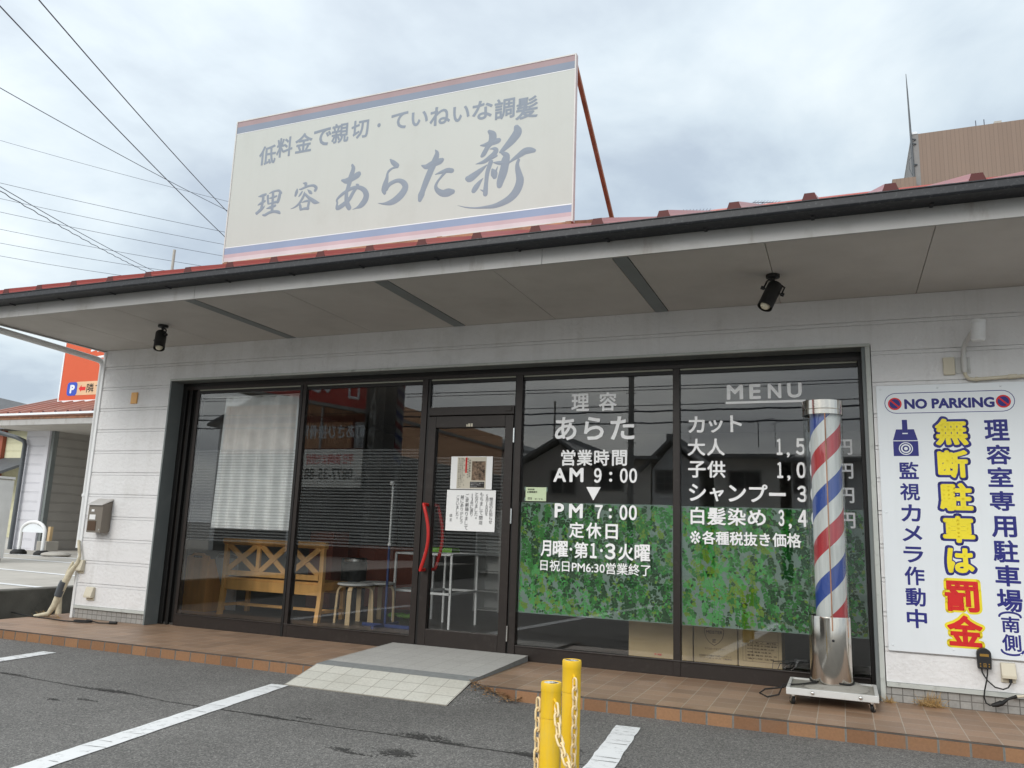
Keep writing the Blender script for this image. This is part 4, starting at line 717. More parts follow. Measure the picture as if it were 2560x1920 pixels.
# bollards with their chains
def bollard(x, y, ztop, label, rot):
    t = thing('bollard', label, 'bollard', (x, y, GZ), 'yellow chain posts'); r = .038
    MB().lathe([(0, GZ), (r*.975, GZ), (r*.975, ztop-.125), (r*.955, ztop-.122)], (x, y, 0), 32).build('post', 'boll', t, smooth=40)
    m = MB(); m.lathe([(r*.955, ztop-.123), (r, ztop-.121), (r, ztop-.112), (r*.985, ztop-.108), (r*.985, ztop-.034), (r, ztop-.031), (r*1.015, ztop-.028), (r*1.015, ztop-.006), (r*.96, ztop), (r*.80, ztop), (r*.78, ztop-.002), (0, ztop-.002)], (x, y, 0), 32)
    for a in (rot, rot+pi):
        ex, ey = cos(a), sin(a); h = ztop-.072
        m.tube([(x+ex*r*.9, y+ey*r*.9, h+.018), (x+ex*(r+.012), y+ey*(r+.012), h+.012), (x+ex*(r+.014), y+ey*(r+.014), h-.012), (x+ex*r*.9, y+ey*r*.9, h-.02)], .005, 8)
    m.build('head', 'boll', t, smooth=40)
    m = MB(); m.lathe([(0, 0), (r*.70, 0), (r*.70, .001), (0, .001)], (x, y, ztop-.0025), 28); m.build('reflector_sticker', 'board', t)
    m = MB(); rd = random.Random(int(x*1000)); 
    for k in range(7): a = rd.uniform(0, 6.3); s = rd.uniform(.006, .016); px_, py_ = x+r*.45*cos(a), y+r*.45*sin(a); m.quad(*[(px_+s*cos(b+k), py_+s*.45*sin(b+k), ztop-.0012+k*2e-5) for b in (0, 1.3, 2.6, 3.9, 5.2)])
    m.build('worn_print', 'blackink', t); return t
bollard(6.345, -2.96, .528, 'yellow chain post, the farther of the pair, with its chain hanging straight down', R(-58))
bollard(6.368, -3.271, .492, 'yellow chain post, the nearer of the pair, with its chain running off to the right', R(-50))
def chain(path, label, wid=.0105, ln=.046, rr=.0042):
    """links strung along a path of points"""
    P_ = [Vector(p) for p in path]; seg = []; 
    for a, b in zip(P_, P_[1:]): seg.append((b-a).length)
    tot = sum(seg); n = int(tot/(ln-.011)); m = MB()
    def at(s):
        for a, b, l in zip(P_, P_[1:], seg):
            if s <= l: return a+(b-a)*s/l, (b-a).normalized()
            s -= l
        return P_[-1], (P_[-1]-P_[-2]).normalized()
    for i in range(n):
        c, t = at((i+.5)*(ln-.011)); s = t.cross(Vector((.37, .93, .1))).normalized(); q = t.cross(s); w = (s+q*.25).normalized() if i % 2 == 0 else (q-s*.25).normalized(); h = ln/2-wid
        lp = [c+t*h+(t*sin(a)+w*cos(a))*wid for a in [pi*k/6 for k in range(7)]]+[c-t*h+(-t*sin(a)-w*cos(a))*wid for a in [pi*k/6 for k in range(7)]]
        m.tube(lp+[lp[0], lp[1]], rr, 7, cap=False)
    return tag(m.build('plastic_chain', 'chain', None, smooth=60), label, 'chain', 'faded plastic chains')
a = R(-50); chain([(6.368+.056*cos(a), -3.271+.056*sin(a), .424), (6.43, -3.36, .33), (6.52, -3.45, .2), (6.66, -3.57, .10), (6.9, -3.75, .02), (7.4, -4.1, -.02), (8.2, -4.7, .1)], 'faded chain sloping down to the right from the nearer yellow post')
a = R(-58); chain([(6.345+.054*cos(a), -2.96+.054*sin(a), .462), (6.376, -3.008, .40), (6.376, -3.01, .25), (6.374, -3.008, .05), (6.373, -3.008, -.07)], 'faded chain hanging straight down the farther yellow post')
chain([(6.322, -3.268, .426), (6.318, -3.268, .41), (6.317, -3.268, .2), (6.317, -3.268, -.07)], 'faded chain hanging down the left side of the nearer yellow post')
# papers and cards
def sheet(name, x0, x1, z0, z1, y, k, parent=None):
    m = MB(); n = 6; rd = random.Random(int(x0*999)); 
    vs = []
    for i in range(n+1):
        for j in range(n+1): vs.append((x0+(x1-x0)*i/n, y-.0015*abs(sin(1.3*i+.7*j))*(1 if 0 < i < n else .3), z0+(z1-z0)*j/n))
    return m.add(vs, [(i*(n+1)+j, (i+1)*(n+1)+j, (i+1)*(n+1)+j+1, i*(n+1)+j+1) for i in range(n) for j in range(n)]).build(name, k, parent, smooth=80)
YP = GY-.004
t = thing('printed_notice', 'printed notice with a sepia photo taped to the door above the handwritten sheet', 'notice', (4.39, YP, 1.376))
sheet('sheet', 4.190, 4.590, 1.378, 1.664, YP, 'paper', t); T = FRONT(YP-.002)
m = MB(); m.box(4.253, YP-.0028, 1.383, 4.532, YP-.0022, 1.658, 0); m.box(4.395, YP-.0034, 1.455, 4.525, YP-.0028, 1.622, 1); m.box(4.383, YP-.0034, 1.392, 4.52, YP-.0028, 1.444, 2); m.box(4.331, YP-.0034, 1.52, 4.348, YP-.0028, 1.655, 3); m.build('print', ['beige', 'sepia', 'blackink', 'printred'], t)
m = MB(); T = FRONT(YP-.0034); vtext(m, '大切なお知らせ', 4.375, 1.64, 1.48, .018, T, .02)
for xx, s, b in ((4.357, '皆様のご愛顧のお', 1.47), (4.322, 'をもちまして', 1.39), (4.305, '閉店する事となりました', 1.43), (4.288, '十三年間に渡りご愛顧下さった', 1.39), (4.270, '皆さまには感謝しかありません', 1.385)): vtext(m, s, xx, 1.652, b, .0125, T, .01)
vtext(m, '五月十日を以て', 4.3395, 1.652, 1.525, .0125, FRONT(YP-.0042), .01); m.build('lettering', 'blackink', t)
m = MB()
for i, s in enumerate(('皆さまのおかげをもちまして、無事にここまで', '営業を続けることができました。', 'ありがとうございました。')): text(m, s, 4.39, 4.513-.03*i, 1.428-.015*i, 1.436-.015*i, T, .01)
m.build('caption', 'paper', t)
t = thing('handwritten_notice', 'handwritten closing notice in vertical Japanese on white paper taped to the door', 'notice', (4.40, YP, 1.018))
sheet('sheet', 4.166, 4.634, 1.019, 1.3705, YP-.006, 'paper', t); T = FRONT(YP-.008); m = MB()
for xx, s, a, b, sz in ((4.594, '閉店のお知らせ', 1.31, 1.085, .031), (4.553, '5月10日を', 1.335, 1.155, .033), (4.503, 'もちまして閉店', 1.355, 1.075, .034), (4.456, 'となりました。', 1.352, 1.115, .033), (4.412, '13年に渡り', 1.340, 1.145, .033), (4.366, 'ご愛顧賜りまして', 1.342, 1.028, .034), (4.318, '誠にありがとう', 1.328, 1.08, .032), (4.276, 'ございました。', 1.325, 1.115, .031), (4.216, '店主', 1.168, 1.095, .027)): vtext(m, s, xx, a, b, sz, T, .004)
m.build('handwriting', 'ink', t)
t = thing('window_card', 'small pale green card with fine print taped inside the left edge of the opening-hours window', 'card', (4.998, GY, 1.287))
MB().box(4.905, GY-.003, 1.288, 5.09, GY-.0008, 1.403).build('card', 'greenpaper', t); m = MB(); T = FRONT(GY-.003)
text(m, '消防団員', 4.922, 4.985, 1.378, 1.392, T, .02); text(m, '応援事業所', 4.918, 5.01, 1.354, 1.372, T, .02); text(m, 'SSS', 4.925, 4.965, 1.30, 1.318, T, .02); text(m, '第一号 証', 4.99, 5.06, 1.300, 1.310, T, .01)
m.build('lettering', 'blackink', t)
for a, b, c, d in ((4.893, 1.375, 4.905, 1.408), (5.09, 1.368, 5.101, 1.405), (4.893, 1.286, 4.905, 1.316)): MB().box(a, GY-.0028, b, c, GY-.0012, d).build('tape', 'film', t)

# ------------------------------------------------------------------ inside the shop
FL = .02
t = thing('lace_curtain', 'white lace curtain on a thin rod behind the left-hand window', 'curtain', (1.9, .3, .96))
m = MB(); rd = random.Random(4); nx = 90; vs = []; nz = 14
fold = [rd.uniform(-.5, .5) for _ in range(12)]
for i in range(nx+1):
    s = i/nx
    for j in range(nz+1):
        v = j/nz; sp = 1-.0*v; x = 1.455+(2.372-1.455)*s+(1-v)*(-.035+.075*s); y = .30+.030*sin(2*pi*(6.5*s)+1.2*sin(5*s))*(1-.55*v)+.008*sin(31*s); vs.append((x, y, .962+(2.30-.962)*v))
m.add(vs, [(i*(nz+1)+j, (i+1)*(nz+1)+j, (i+1)*(nz+1)+j+1, i*(nz+1)+j+1) for i in range(nx) for j in range(nz)]); m.build('cloth', 'curtain', t, smooth=80)
MB().tube([(1.10, .30, 2.302), (2.40, .30, 2.312)], .007, 8).build('rod', 'white', t)
bn = thing('wooden_bench', 'honey pine bench with three crossed back panels seen from behind through the glass', 'bench', (1.61, 1.3, FL))
def XX(m, xa, xb, za, zb, y): m.bar((xa, y, za), (xb, y, zb), .058, .02, up=(0, 1, 0)); m.bar((xa, y+.012, zb), (xb, y+.012, za), .058, .02, up=(0, 1, 0))
m = MB(); m.prism([(1.05, .845), (1.045, .80), (1.075, .775), (1.115, .775), (1.12, .83), (1.09, .85)], 'x', .93, 2.30); m.build('top_rail', 'wood', bn, bevel=.004)
for xx in (.945, 2.235):
    m = MB(); m.prism([(1.03, FL), (1.085, FL), (1.115, .25), (1.12, .45), (1.105, .78), (1.06, .78), (1.065, .45), (1.06, .25)], 'x', xx, xx+.05); m.build('leg', 'wood', bn, bevel=.004)
    m = MB(); m.box(xx+.002, 1.48, FL, xx+.048, 1.525, .40); m.build('leg', 'wood', bn, bevel=.004)
    m = MB(); m.box(xx+.006, 1.12, .34, xx+.044, 1.48, .41); m.build('side_rail', 'wood', bn)
m = MB(); m.box(.995, 1.06, .445, 2.235, 1.095, .50); m.box(1.40, 1.062, .50, 1.448, 1.094, .78); m.box(1.80, 1.062, .50, 1.848, 1.094, .78)
for a, b in ((.995, 1.40), (1.448, 1.80), (1.848, 2.235)): XX(m, a+.01, b-.01, .50, .775, 1.07)
m.build('backrest', 'wood', bn, bevel=.002)
m = MB(); m.box(.99, 1.075, .29, 2.24, 1.10, .40); m.box(.94, 1.09, .40, 2.29, 1.54, .425); m.box(.99, 1.49, .29, 2.24, 1.515, .40); m.build('seat', 'wood', bn, bevel=.003)
m = MB(); m.bar((1.0, 1.3, .12), (2.24, 1.3, .12), .03, .03); m.bar((.97, 1.08, .12), (.97, 1.5, .12), .03, .03); m.bar((2.26, 1.08, .12), (2.26, 1.5, .12), .03, .03); m.build('stretcher', 'wood', bn)
mr = thing('magazine_rack', 'orange pine magazine rack with a handle hole in the left-hand window', 'rack', (.6, 1.12, FL))
m = MB(); m.box(.385, 1.10, FL, .70, 1.12, .50); m.add([(.385, 1.10, .5), (.70, 1.10, .5), (.72, 1.10, .60), (.70, 1.10, .635), (.65, 1.10, .64), (.62, 1.10, .665), (.48, 1.10, .665), (.45, 1.10, .64), (.40, 1.10, .63), (.375, 1.10, .60)]+[(.385, 1.12, .5), (.70, 1.12, .5), (.72, 1.12, .60), (.70, 1.12, .635), (.65, 1.12, .64), (.62, 1.12, .665), (.48, 1.12, .665), (.45, 1.12, .64), (.40, 1.12, .63), (.375, 1.12, .60)], [tuple(range(10)), tuple(range(19, 9, -1))]+[(i, 10+i, 10+(i+1) % 10, (i+1) % 10) for i in range(10)]); m.build('front_panel', 'wood2', mr, bevel=.003)
m = MB(); m.prism([(1.12, FL), (1.45, FL), (1.32, .35), (1.2, .60), (1.12, .60)], 'x', .68, .70); m.prism([(1.12, FL), (1.45, FL), (1.32, .35), (1.2, .60), (1.12, .60)], 'x', .385, .405); m.build('side_panel', 'wood2', mr)
MB().prism(capsule(.49, .612, .61, .636), 'y', 1.092, 1.0995).build('handle_hole', 'blackink', mr)
pn = thing('folding_panel', 'white folding panel leaning between the magazine rack and the bench', 'panel', (.65, 1.5, FL)); MB().box(.50, 1.46, FL, .80, 1.48, .60).build('board', 'white', pn)
m = MB(); m.tube([(.50, 1.47, FL), (.48, 1.47, .60), (.52, 1.47, .645), (.68, 1.47, .66), (.80, 1.47, .63), (.82, 1.47, FL)], .009, 8); m.build('frame', 'white', pn)
def stool(x, y, label):
    t = thing('stool', label, 'stool', (x, y, FL), 'bentwood stools behind the glass')
    MB().lathe([(0, .412), (.185, .412), (.192, .418), (.192, .428), (.186, .434), (0, .434)], (x, y, 0), 36, mi=0).build('seat', 'stoolseat', t, smooth=40)
    for a in (R(-160), R(-75), R(20), R(110)):
        ex, ey = cos(a), sin(a); m = MB(); q = [(x+ex*.06, y+ey*.06, .400), (x+ex*.13, y+ey*.13, .398), (x+ex*.165, y+ey*.165, .385), (x+ex*.182, y+ey*.182, .355), (x+ex*.188, y+ey*.188, .30), (x+ex*.20, y+ey*.20, FL)]
        for p, r in zip(q, q[1:]): m.bar(p, r, .046, .022, up=(ex, ey, .01) if p[2] < .39 else (0, 0, 1))
        m.build('leg', 'birch', t)
stool(2.563, 1.28, 'pale bentwood stool, the nearer one, beside the bench'); stool(2.63, 1.60, 'pale bentwood stool half hidden behind the nearer stool')
t = thing('waste_bin', 'black round waste bin with a steel rim behind the stools', 'bin', (1.93, 2.2, FL)); MB().lathe([(0, FL), (.14, FL), (.155, .62)], (1.93, 2.2, 0), 28).build('body', 'darkplastic', t, smooth=40); MB().lathe([(.157, .615), (.158, .645), (.14, .65), (.12, .64), (0, .63)], (1.93, 2.2, 0), 28).build('rim', 'chrome', t, smooth=40)
t = thing('coat_stand', 'slim coat stand, white above and dark blue below, left of the door', 'coat stand', (2.965, 1.25, FL)); MB().tube([(2.965, 1.25, FL+.02), (2.962, 1.25, .84)], .013, 10).build('lower_tube', 'blue', t, smooth=60); MB().tube([(2.962, 1.25, .84), (2.962, 1.25, 1.46)], .011, 10).build('upper_tube', 'white', t, smooth=60)
MB().sphere((2.95, 1.25, 1.49), .028, 14).build('knob', 'white', t, smooth=60); MB().sphere((2.962, 1.25, .85), .022, 12).build('knob', 'white', t, smooth=60); m = MB(); m.bar((2.72, 1.22, FL+.015), (3.33, 1.22, FL+.015), .03, .03); m.bar((2.97, 1.0, FL+.015), (2.97, 1.5, FL+.015), .03, .03); m.build('base', 'blue', t)
def frame_stand(x0, x1, y0, y1, z, zm, label):
    t = thing('frame_rack', label, 'rack', ((x0+x1)/2, (y0+y1)/2, FL), 'white steel frame racks')
    for x in (x0, x1):
        for y in (y0, y1): MB().bar((x, y, FL), (x, y, z), .022, .022).build('leg', 'white', t)
    m = MB()
    for zz in (z, zm): m.bar((x0, y0, zz), (x1, y0, zz), .022, .022); m.bar((x0, y1, zz), (x1, y1, zz), .022, .022); m.bar((x0, y0, zz), (x0, y1, zz), .022, .022); m.bar((x1, y0, zz), (x1, y1, zz), .022, .022)
    m.build('rail', 'white', t); return t
frame_stand(2.745, 3.0, 1.78, 2.2, .752, .35, 'white steel frame rack seen through the window left of the door'); frame_stand(3.25, 3.645, 1.36, 2.0, .77, .375, 'white steel frame rack seen through the lower door glass')
tag(MB().box(3.27, 1.6, .783, 3.52, 1.8, .83).build('green_box', 'green', None, bevel=.004), 'small green box lying on the frame rack behind the door', 'box')
tag(MB().box(1.15, 2.35, FL, 1.5, 2.7, .95).build('cabinet', 'cwood', None, bevel=.01), 'dark wooden cabinet in the room behind the bench', 'cabinet')
m = MB(); rd = random.Random(8)
for k in range(16): m.sphere((2.72+rd.uniform(-.12, .12), 2.0+rd.uniform(-.08, .08), FL+.035), rd.uniform(.03, .05), 8, sz=.6)
tag(m.build('green_cloth', 'green', None, smooth=80), 'bright green cloth lying on the floor under the frame rack', 'cloth')
sh = thing('shelf_unit', 'pale grey open shelf unit deep in the room behind the door', 'shelf', (3.15, 3.5, FL))
for x in (2.985, 3.32): MB().box(x-.01, 3.38, FL, x+.01, 3.68, 1.30).build('side_panel', 'stoolseat', sh)
for z in (FL+.02, .27, .505, .745, 1.0, 1.285): MB().box(2.995, 3.385, z-.008, 3.31, 3.68, z+.008).build('shelf', 'stoolseat', sh)
MB().box(2.99, 3.68, FL, 3.32, 3.69, 1.3).build('back_panel', 'stoolseat', sh)
def carton(x0, x1, y0, y1, z1, label):
    t = thing('cardboard_box', label, 'box', ((x0+x1)/2, (y0+y1)/2, FL), 'cardboard boxes behind the leaf film'); MB().box(x0, y0, FL, x1, y1, z1).build('carton', 'card', t, bevel=.004); return t
c1 = carton(5.718, 6.238, .5, .85, .52, 'plain cardboard box behind the leaf film, half under the opening-hours window')
m = MB(); text(m, '引越', 5.93, 5.99, .09, .105, FRONT(.4995), .02); m.build('print', 'printred', c1)
c2 = carton(6.247, 6.582, .5, .86, .58, 'cardboard box printed with a shield crest behind the menu window'); T = FRONT(.4998); m = MB()
shd = [(6.33, .325), (6.333, .29), (6.345, .255), (6.37, .225), (6.406, .203), (6.44, .225), (6.466, .255), (6.478, .29), (6.481, .325), (6.45, .34), (6.406, .345), (6.36, .34)]
for a, b in zip(shd, shd[1:]+shd[:1]): hat(m, a, b, .0022, .0022, T, .0002, .0009, 0)
text(m, 'MEISTER', 6.342, 6.47, .292, .316, T, .02); text(m, '匠', 6.393, 6.419, .225, .252, T, .02); text(m, 'マイスタークオリティー', 6.332, 6.487, .168, .187, T, .012); text(m, '北海道から沖縄まで全国ネットワーク', 6.288, 6.535, .118, .132, T, .008); text(m, 'フリーダイヤル（無料）', 6.29, 6.54, .10, .113, T, .004); m.build('print', 'brownpl', c2)
c3 = carton(6.590, 6.912, .5, .84, .56, 'cardboard box with a printed contents table beside the barber pole'); m = MB()
for z in (.335, .262, .24, .108): m.box(6.622, .4992, z, 6.885, .4997, z+.0018)
for x in (6.622, 6.645, 6.695, 6.885): m.box(x, .4993, .11, x+.0018, .4998, .337 if x != 6.645 else .24)
text(m, 'クレモノ', 6.64, 6.775, .245, .258, T, .01); text(m, '割物', 6.80, 6.87, .245, .258, T, .01)
for k in range(5): text(m, ('家具 食器 本 衣類 書籍', '台所用品 雑貨 小物', '衣類 寝具 玩具 靴', '書類 電気 部品 缶', '壊れ物 注意')[k], 6.655, 6.875-.02*(k % 3), .222-.024*k, .234-.024*k, T, .006)
m.build('print', 'brownpl', c3)
t = thing('power_strip', 'black power strip with tangled leads on the floor behind the barber pole', 'power strip', (7.05, .5, FL)); MB().box(7.0, .48, .13, 7.1, .53, .16).build('body', 'darkplastic', t); m = MB()
for k in range(4): m.tube([(7.02+.02*k, .5, .15), (7.0-.05*k, .46, .10+.01*k), (6.93-.03*k, .42, .05), (6.98, .36, .03)], .004, 6)
m.build('lead', 'rubber', t)
tag(MB().box(1.05, 2.9, FL, 1.06+1.3, 3.4, .78).build('counter', 'cwood', None), 'dark low counter in the room beyond the bench', 'counter')
t = thing('barber_chair', 'dark barber chair standing deep in the dim room', 'barber chair', (5.3, 3.2, FL)); MB().lathe([(0, FL), (.28, FL), (.27, .05), (.06, .09), (.06, .42), (0, .42)], (5.3, 3.2, 0), 24).build('pedestal', 'chrome', t, smooth=40); MB().box(5.03, 2.95, .42, 5.57, 3.5, .56).build('seat', 'darkplastic', t, bevel=.03); m = MB(); m.box(5.05, 3.45, .56, 5.55, 3.58, 1.15); m.build('backrest', 'darkplastic', t, bevel=.04)
for x in (5.0, 5.54): MB().box(x, 3.0, .68, x+.07, 3.45, .74).build('armrest', 'darkplastic', t, bevel=.02)
# ------------------------------------------------------------------ left of the shop
LZ = .2
m = MB(); m.box(-.95, -12, -.3, -.78, 14, .235); tag(m.build('retaining_wall', 'conc', None, bevel=.012), 'low dark mossy concrete retaining wall left of the shop', 'wall')
nb = thing('neighbour_shop', 'neighbouring low building with white siding and a faded red ribbed roof', 'building', (-9, 9, LZ))
NG = [LZ+.02+.222*k for k in range(14)]
m = MB(); siding(m, -11.04, -10.33, LZ, 3.07, 7.3, grooves=NG); m.box(-11.04, 7.32, LZ, -10.33, 13, 3.07); m.build('front_wall', 'nsiding', nb)
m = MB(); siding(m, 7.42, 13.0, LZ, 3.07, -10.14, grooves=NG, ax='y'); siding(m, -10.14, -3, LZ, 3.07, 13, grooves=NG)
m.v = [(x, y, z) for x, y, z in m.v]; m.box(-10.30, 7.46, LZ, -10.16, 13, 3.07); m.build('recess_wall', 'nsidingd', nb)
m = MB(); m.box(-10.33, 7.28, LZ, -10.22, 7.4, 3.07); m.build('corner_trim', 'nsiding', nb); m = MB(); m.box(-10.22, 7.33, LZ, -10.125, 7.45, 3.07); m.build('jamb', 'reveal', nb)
m = MB(); m.box(-11.12, 6.32, 3.03, -3, 13, 3.07); m.build('soffit', 'soffit', nb)
m = MB(); m.box(-11.14, 6.30, 3.03, -3, 6.33, 3.155); m.build('fascia', 'fascia', nb); m = MB(); m.box(-11.14, 6.285, 3.16, -3, 6.33, 3.235); m.build('rusty_board', 'rust', nb); m = MB(); m.prism([(6.18, 3.24), (6.18, 3.285), (6.19, 3.285), (6.2, 3.25), (6.28, 3.25), (6.29, 3.285), (6.3, 3.285), (6.3, 3.24)], 'x', -11.2, -3); m.build('gutter', 'board', nb)
def ny_(y): return 3.27+.36*(y-6.2)
m = MB(); pf = [(-11.25, 0)]
for k in range(22):
    c = -11.05+.385*k; pf += [(c-.05, 0), (c-.03, .055), (c+.03, .055), (c+.05, 0)]
pf.append((-2.9, 0)); k = len(pf); m.add([(x, 6.2, ny_(6.2)+h) for x, h in pf]+[(x, 10.5, ny_(10.5)+h) for x, h in pf], [(i, i+1, k+i+1, k+i) for i in range(k-1)], 0)
for q in range(22):
    c = -11.05+.385*q; m.add([(c-.05, 6.197, ny_(6.2)), (c+.05, 6.197, ny_(6.2)), (c+.03, 6.197, ny_(6.2)+.055), (c-.03, 6.197, ny_(6.2)+.055)], [(0, 1, 2, 3)], 1)
m.box(-11.25, 6.22, 3.22, -2.9, 6.4, 3.262); m.add([(-11.25, 6.3, 3.07), (-11.25, 13.5, 3.07), (-11.25, 10.5, ny_(10.5)), (-11.25, 6.3, ny_(6.3))], [(0, 1, 2, 3)], 2); m.add([(-11.25, 10.5, ny_(10.5)), (-2.9, 10.5, ny_(10.5)), (-2.9, 14, 3.3), (-11.25, 14, 3.3)], [(0, 1, 2, 3)], 0)
m.build('roof', ['nroof', 'roofend', 'nsiding'], nb)
m = MB(); m.tube([(-12.1, 6.25, 3.16), (-11.9, 6.9, 3.03), (-11.3, 7.2, 2.88), (-10.98, 7.2, 2.78), (-10.93, 7.2, 2.70), (-10.93, 7.2, LZ)], .052, 12); m.build('rain_pipe', 'pipegrey', nb, smooth=60)
m = MB(); m.lathe([(0, 0), (.05, 0), (.05, -.02), (.03, -.05), (0, -.055)], (-9.35, 8.0, 3.03), 14); m.build('ceiling_light', 'board', nb, smooth=60)
og = thing('orange_sign', 'big orange rooftop sign with a blue parking badge and red arrow', 'sign', (-9.5, 7.5, 3.7))
ox0, ox1, oz0, oz1 = -10.37, -8.0, 3.80, 5.60; OY = 7.5
MB().box(ox0, OY, oz0, ox1, OY+.12, oz1).build('panel', 'orange', og); m = MB(); m.box(ox0-.04, OY-.01, oz0-.04, ox0, OY+.13, oz1+.04); m.box(ox1, OY-.01, oz0-.04, ox1+.04, OY+.13, oz1+.04); m.box(ox0, OY-.01, oz0-.04, ox1, OY+.13, oz0); m.box(ox0, OY-.01, oz1, ox1, OY+.13, oz1+.04); m.build('edge', 'board', og)
m = MB(); T = FRONT(OY); m.box(-9.83, OY-.004, 3.922, -8.05, OY-.001, 4.255, 0)
def rr(x0, x1, z0, z1, r, n=6): return [(cx+r*cos(a), cz+r*sin(a)) for cx, cz, s in ((x1-r, z1-r, 0), (x0+r, z1-r, 1), (x0+r, z0+r, 2), (x1-r, z0+r, 3)) for a in [s*pi/2+pi/2*k/n for k in range(n+1)]]
m.quad(*[T(a, b, .006) for a, b in rr(-10.13, -9.79, 3.915, 4.25, .08)], mi=1); text(m, 'P', -10.03, -9.87, 3.975, 4.185, T, .05, .008, mi=2)
m.quad(*[T(a, b, .0055) for a, b in ((-9.735, 4.085), (-9.645, 4.175), (-9.645, 4.125), (-9.505, 4.125), (-9.505, 4.035), (-9.645, 4.035), (-9.645, 3.995))], mi=3)
text(m, '隣', -9.47, -9.235, 3.98, 4.20, T, .01, .006, mi=4); text(m, 'です', -9.18, -8.75, 3.98, 4.18, T, .01, .006, mi=4)
for a in [((-9.47, 5.02), (-9.0, 5.12)), ((-9.45, 4.83), (-9.0, 4.86)), ((-9.3, 5.22), (-8.6, 5.26)), ((-9.25, 5.0), (-9.12, 5.25))]: hat(m, a[0], a[1], .028, .028, T, .003, .007, 2)
m.build('lettering', ['peach', 'pblue', 'board', 'printred', 'blackink'], og)
m = MB()
for x in (-10.25, -9.85, -9.45, -9.05, -8.4): m.box(x-.03, OY+.02, ny_(OY)-.02, x+.03, OY+.08, oz0-.04)
m.build('support', 'roofend', og)
# outdoor air-conditioning unit
ac = thing('air_conditioner', 'tall beige outdoor air-conditioning unit with a label at the left edge', 'air conditioner', (-6.6, 3.3, LZ))
m = MB(); m.box(-7.3, 3.12, .26, -6.03, 3.5, 1.62); m.build('body', 'acmetal', ac, bevel=.01)
m = MB(); m.box(-7.32, 3.10, 1.62, -6.0, 3.52, 1.66); m.box(-6.055, 3.105, .27, -6.02, 3.52, 1.60); m.build('top_cover', 'stoolseat', ac)
m = MB()
for k in range(34): m.box(-7.28+.034*k, 3.112, .34, -7.268+.034*k, 3.122, 1.28)
m.build('grille', 'acmetal', ac)
m = MB(); T = FRONT(3.115); m.box(-6.75, 3.112, 1.34, -6.12, 3.119, 1.52, 0); m.box(-6.62, 3.110, 1.44, -6.30, 3.1115, 1.52, 1); text(m, 'スリム', -6.58, -6.28, 1.36, 1.42, T, .02, .006, mi=2); text(m, 'ER', -6.27, -6.16, 1.36, 1.42, T, .03, .006, mi=3); m.box(-6.26, 3.1105, 1.27, -6.16, 3.1118, 1.33, 1); m.build('label', ['board', 'pblue', 'blackink', 'printred'], ac)
m = MB(); m.box(-7.2, 3.1, LZ, -7.0, 3.5, .26); m.box(-6.3, 3.1, LZ, -6.05, 3.5, .26); m.build('foot', 'paleconc', ac)
# hoop barrier with its rubber feet, block and stone
hb = thing('hoop_barrier', 'white tubular hoop barrier on black rubber feet in front of the neighbouring building', 'barrier', (-8.4, 5.8, LZ))
hp = [(-8.73, 5.8, LZ+.08), (-8.73, 5.8, .68)]+[(-8.38-.35*cos(a), 5.8, .68+.20*sin(a)) for a in [pi*k/12 for k in range(1, 12)]]+[(-8.03, 5.8, .68), (-8.03, 5.8, LZ+.08)]
MB().tube(hp, .036, 12).build('hoop', 'white', hb, smooth=60)
for x in (-8.73, -8.03): MB().lathe([(0, LZ), (.16, LZ), (.155, LZ+.05), (.10, LZ+.10), (0, LZ+.10)], (x, 5.8, 0), 24).build('foot', 'rubber', hb, smooth=40)
m = MB(); m.prism([(-8.69, .66)]+[(-8.38-.32*cos(a), .66+.17*sin(a)) for a in [pi*k/10 for k in range(1, 10)]]+[(-8.07, .66)], 'y', 5.79, 5.81); m.build('plate', 'board', hb)
tg = thing('post_block', 'pale concrete block with a short wooden stake behind the hoop barrier', 'block', (-8.35, 6.3, LZ)); MB().box(-8.75, 6.2, LZ, -8.45, 6.5, .47).build('block', 'paleconc', tg, bevel=.01); MB().box(-8.62, 6.33, .47, -8.55, 6.4, .78).build('stake', 'birch', tg)
m = MB(); m.sphere((-7.55, 5.75, LZ+.04), .28, 14, sz=.22); tag(m.build('flat_stone', 'paleconc', None, smooth=80), 'flat grey stone on the concrete lot by the recessed wall', 'stone')
fh = thing('yellow_house', 'pale yellow clad house with a lean-to slate roof behind the neighbouring building', 'house', (-22, 15, 0)); m = MB(); YGR = [.3*k for k in range(1, 18)]; siding(m, -30, -18.5, 0, 4.1, 14, grooves=YGR); m.box(-30, 14.03, 0, -18.5, 20, 4.1); m.build('wall', 'yelwall', fh)
m = MB(); m.box(-21.45, 13.85, 0, -21.25, 14, 4.05); m.build('rain_pipe', 'cwood', fh); m = MB(); m.prism([(12.6, 2.35), (14, 2.95), (14, 3.05), (12.6, 2.45)], 'x', -30, -19.4); m.build('lean_to_roof', 'slate', fh); m = MB(); m.add([(-31, 13.4, 4.05), (-18, 13.4, 4.05), (-18, 20.6, 4.05), (-31, 20.6, 4.05), (-27.2, 17, 6.13), (-22.2, 17, 5.2)], [(0, 1, 5, 4), (1, 2, 5), (2, 3, 4, 5), (3, 0, 4), (3, 2, 1, 0)]); m.build('roof', 'slate', fh)
tag(MB().tube([(-7.74, 8.0, 4.0), (-7.70, 8.0, 7.6)], .034, 12).build('roof_pipe', 'paleconc', None, smooth=60), 'short grey pipe standing up behind the left end of the roof', 'pipe')
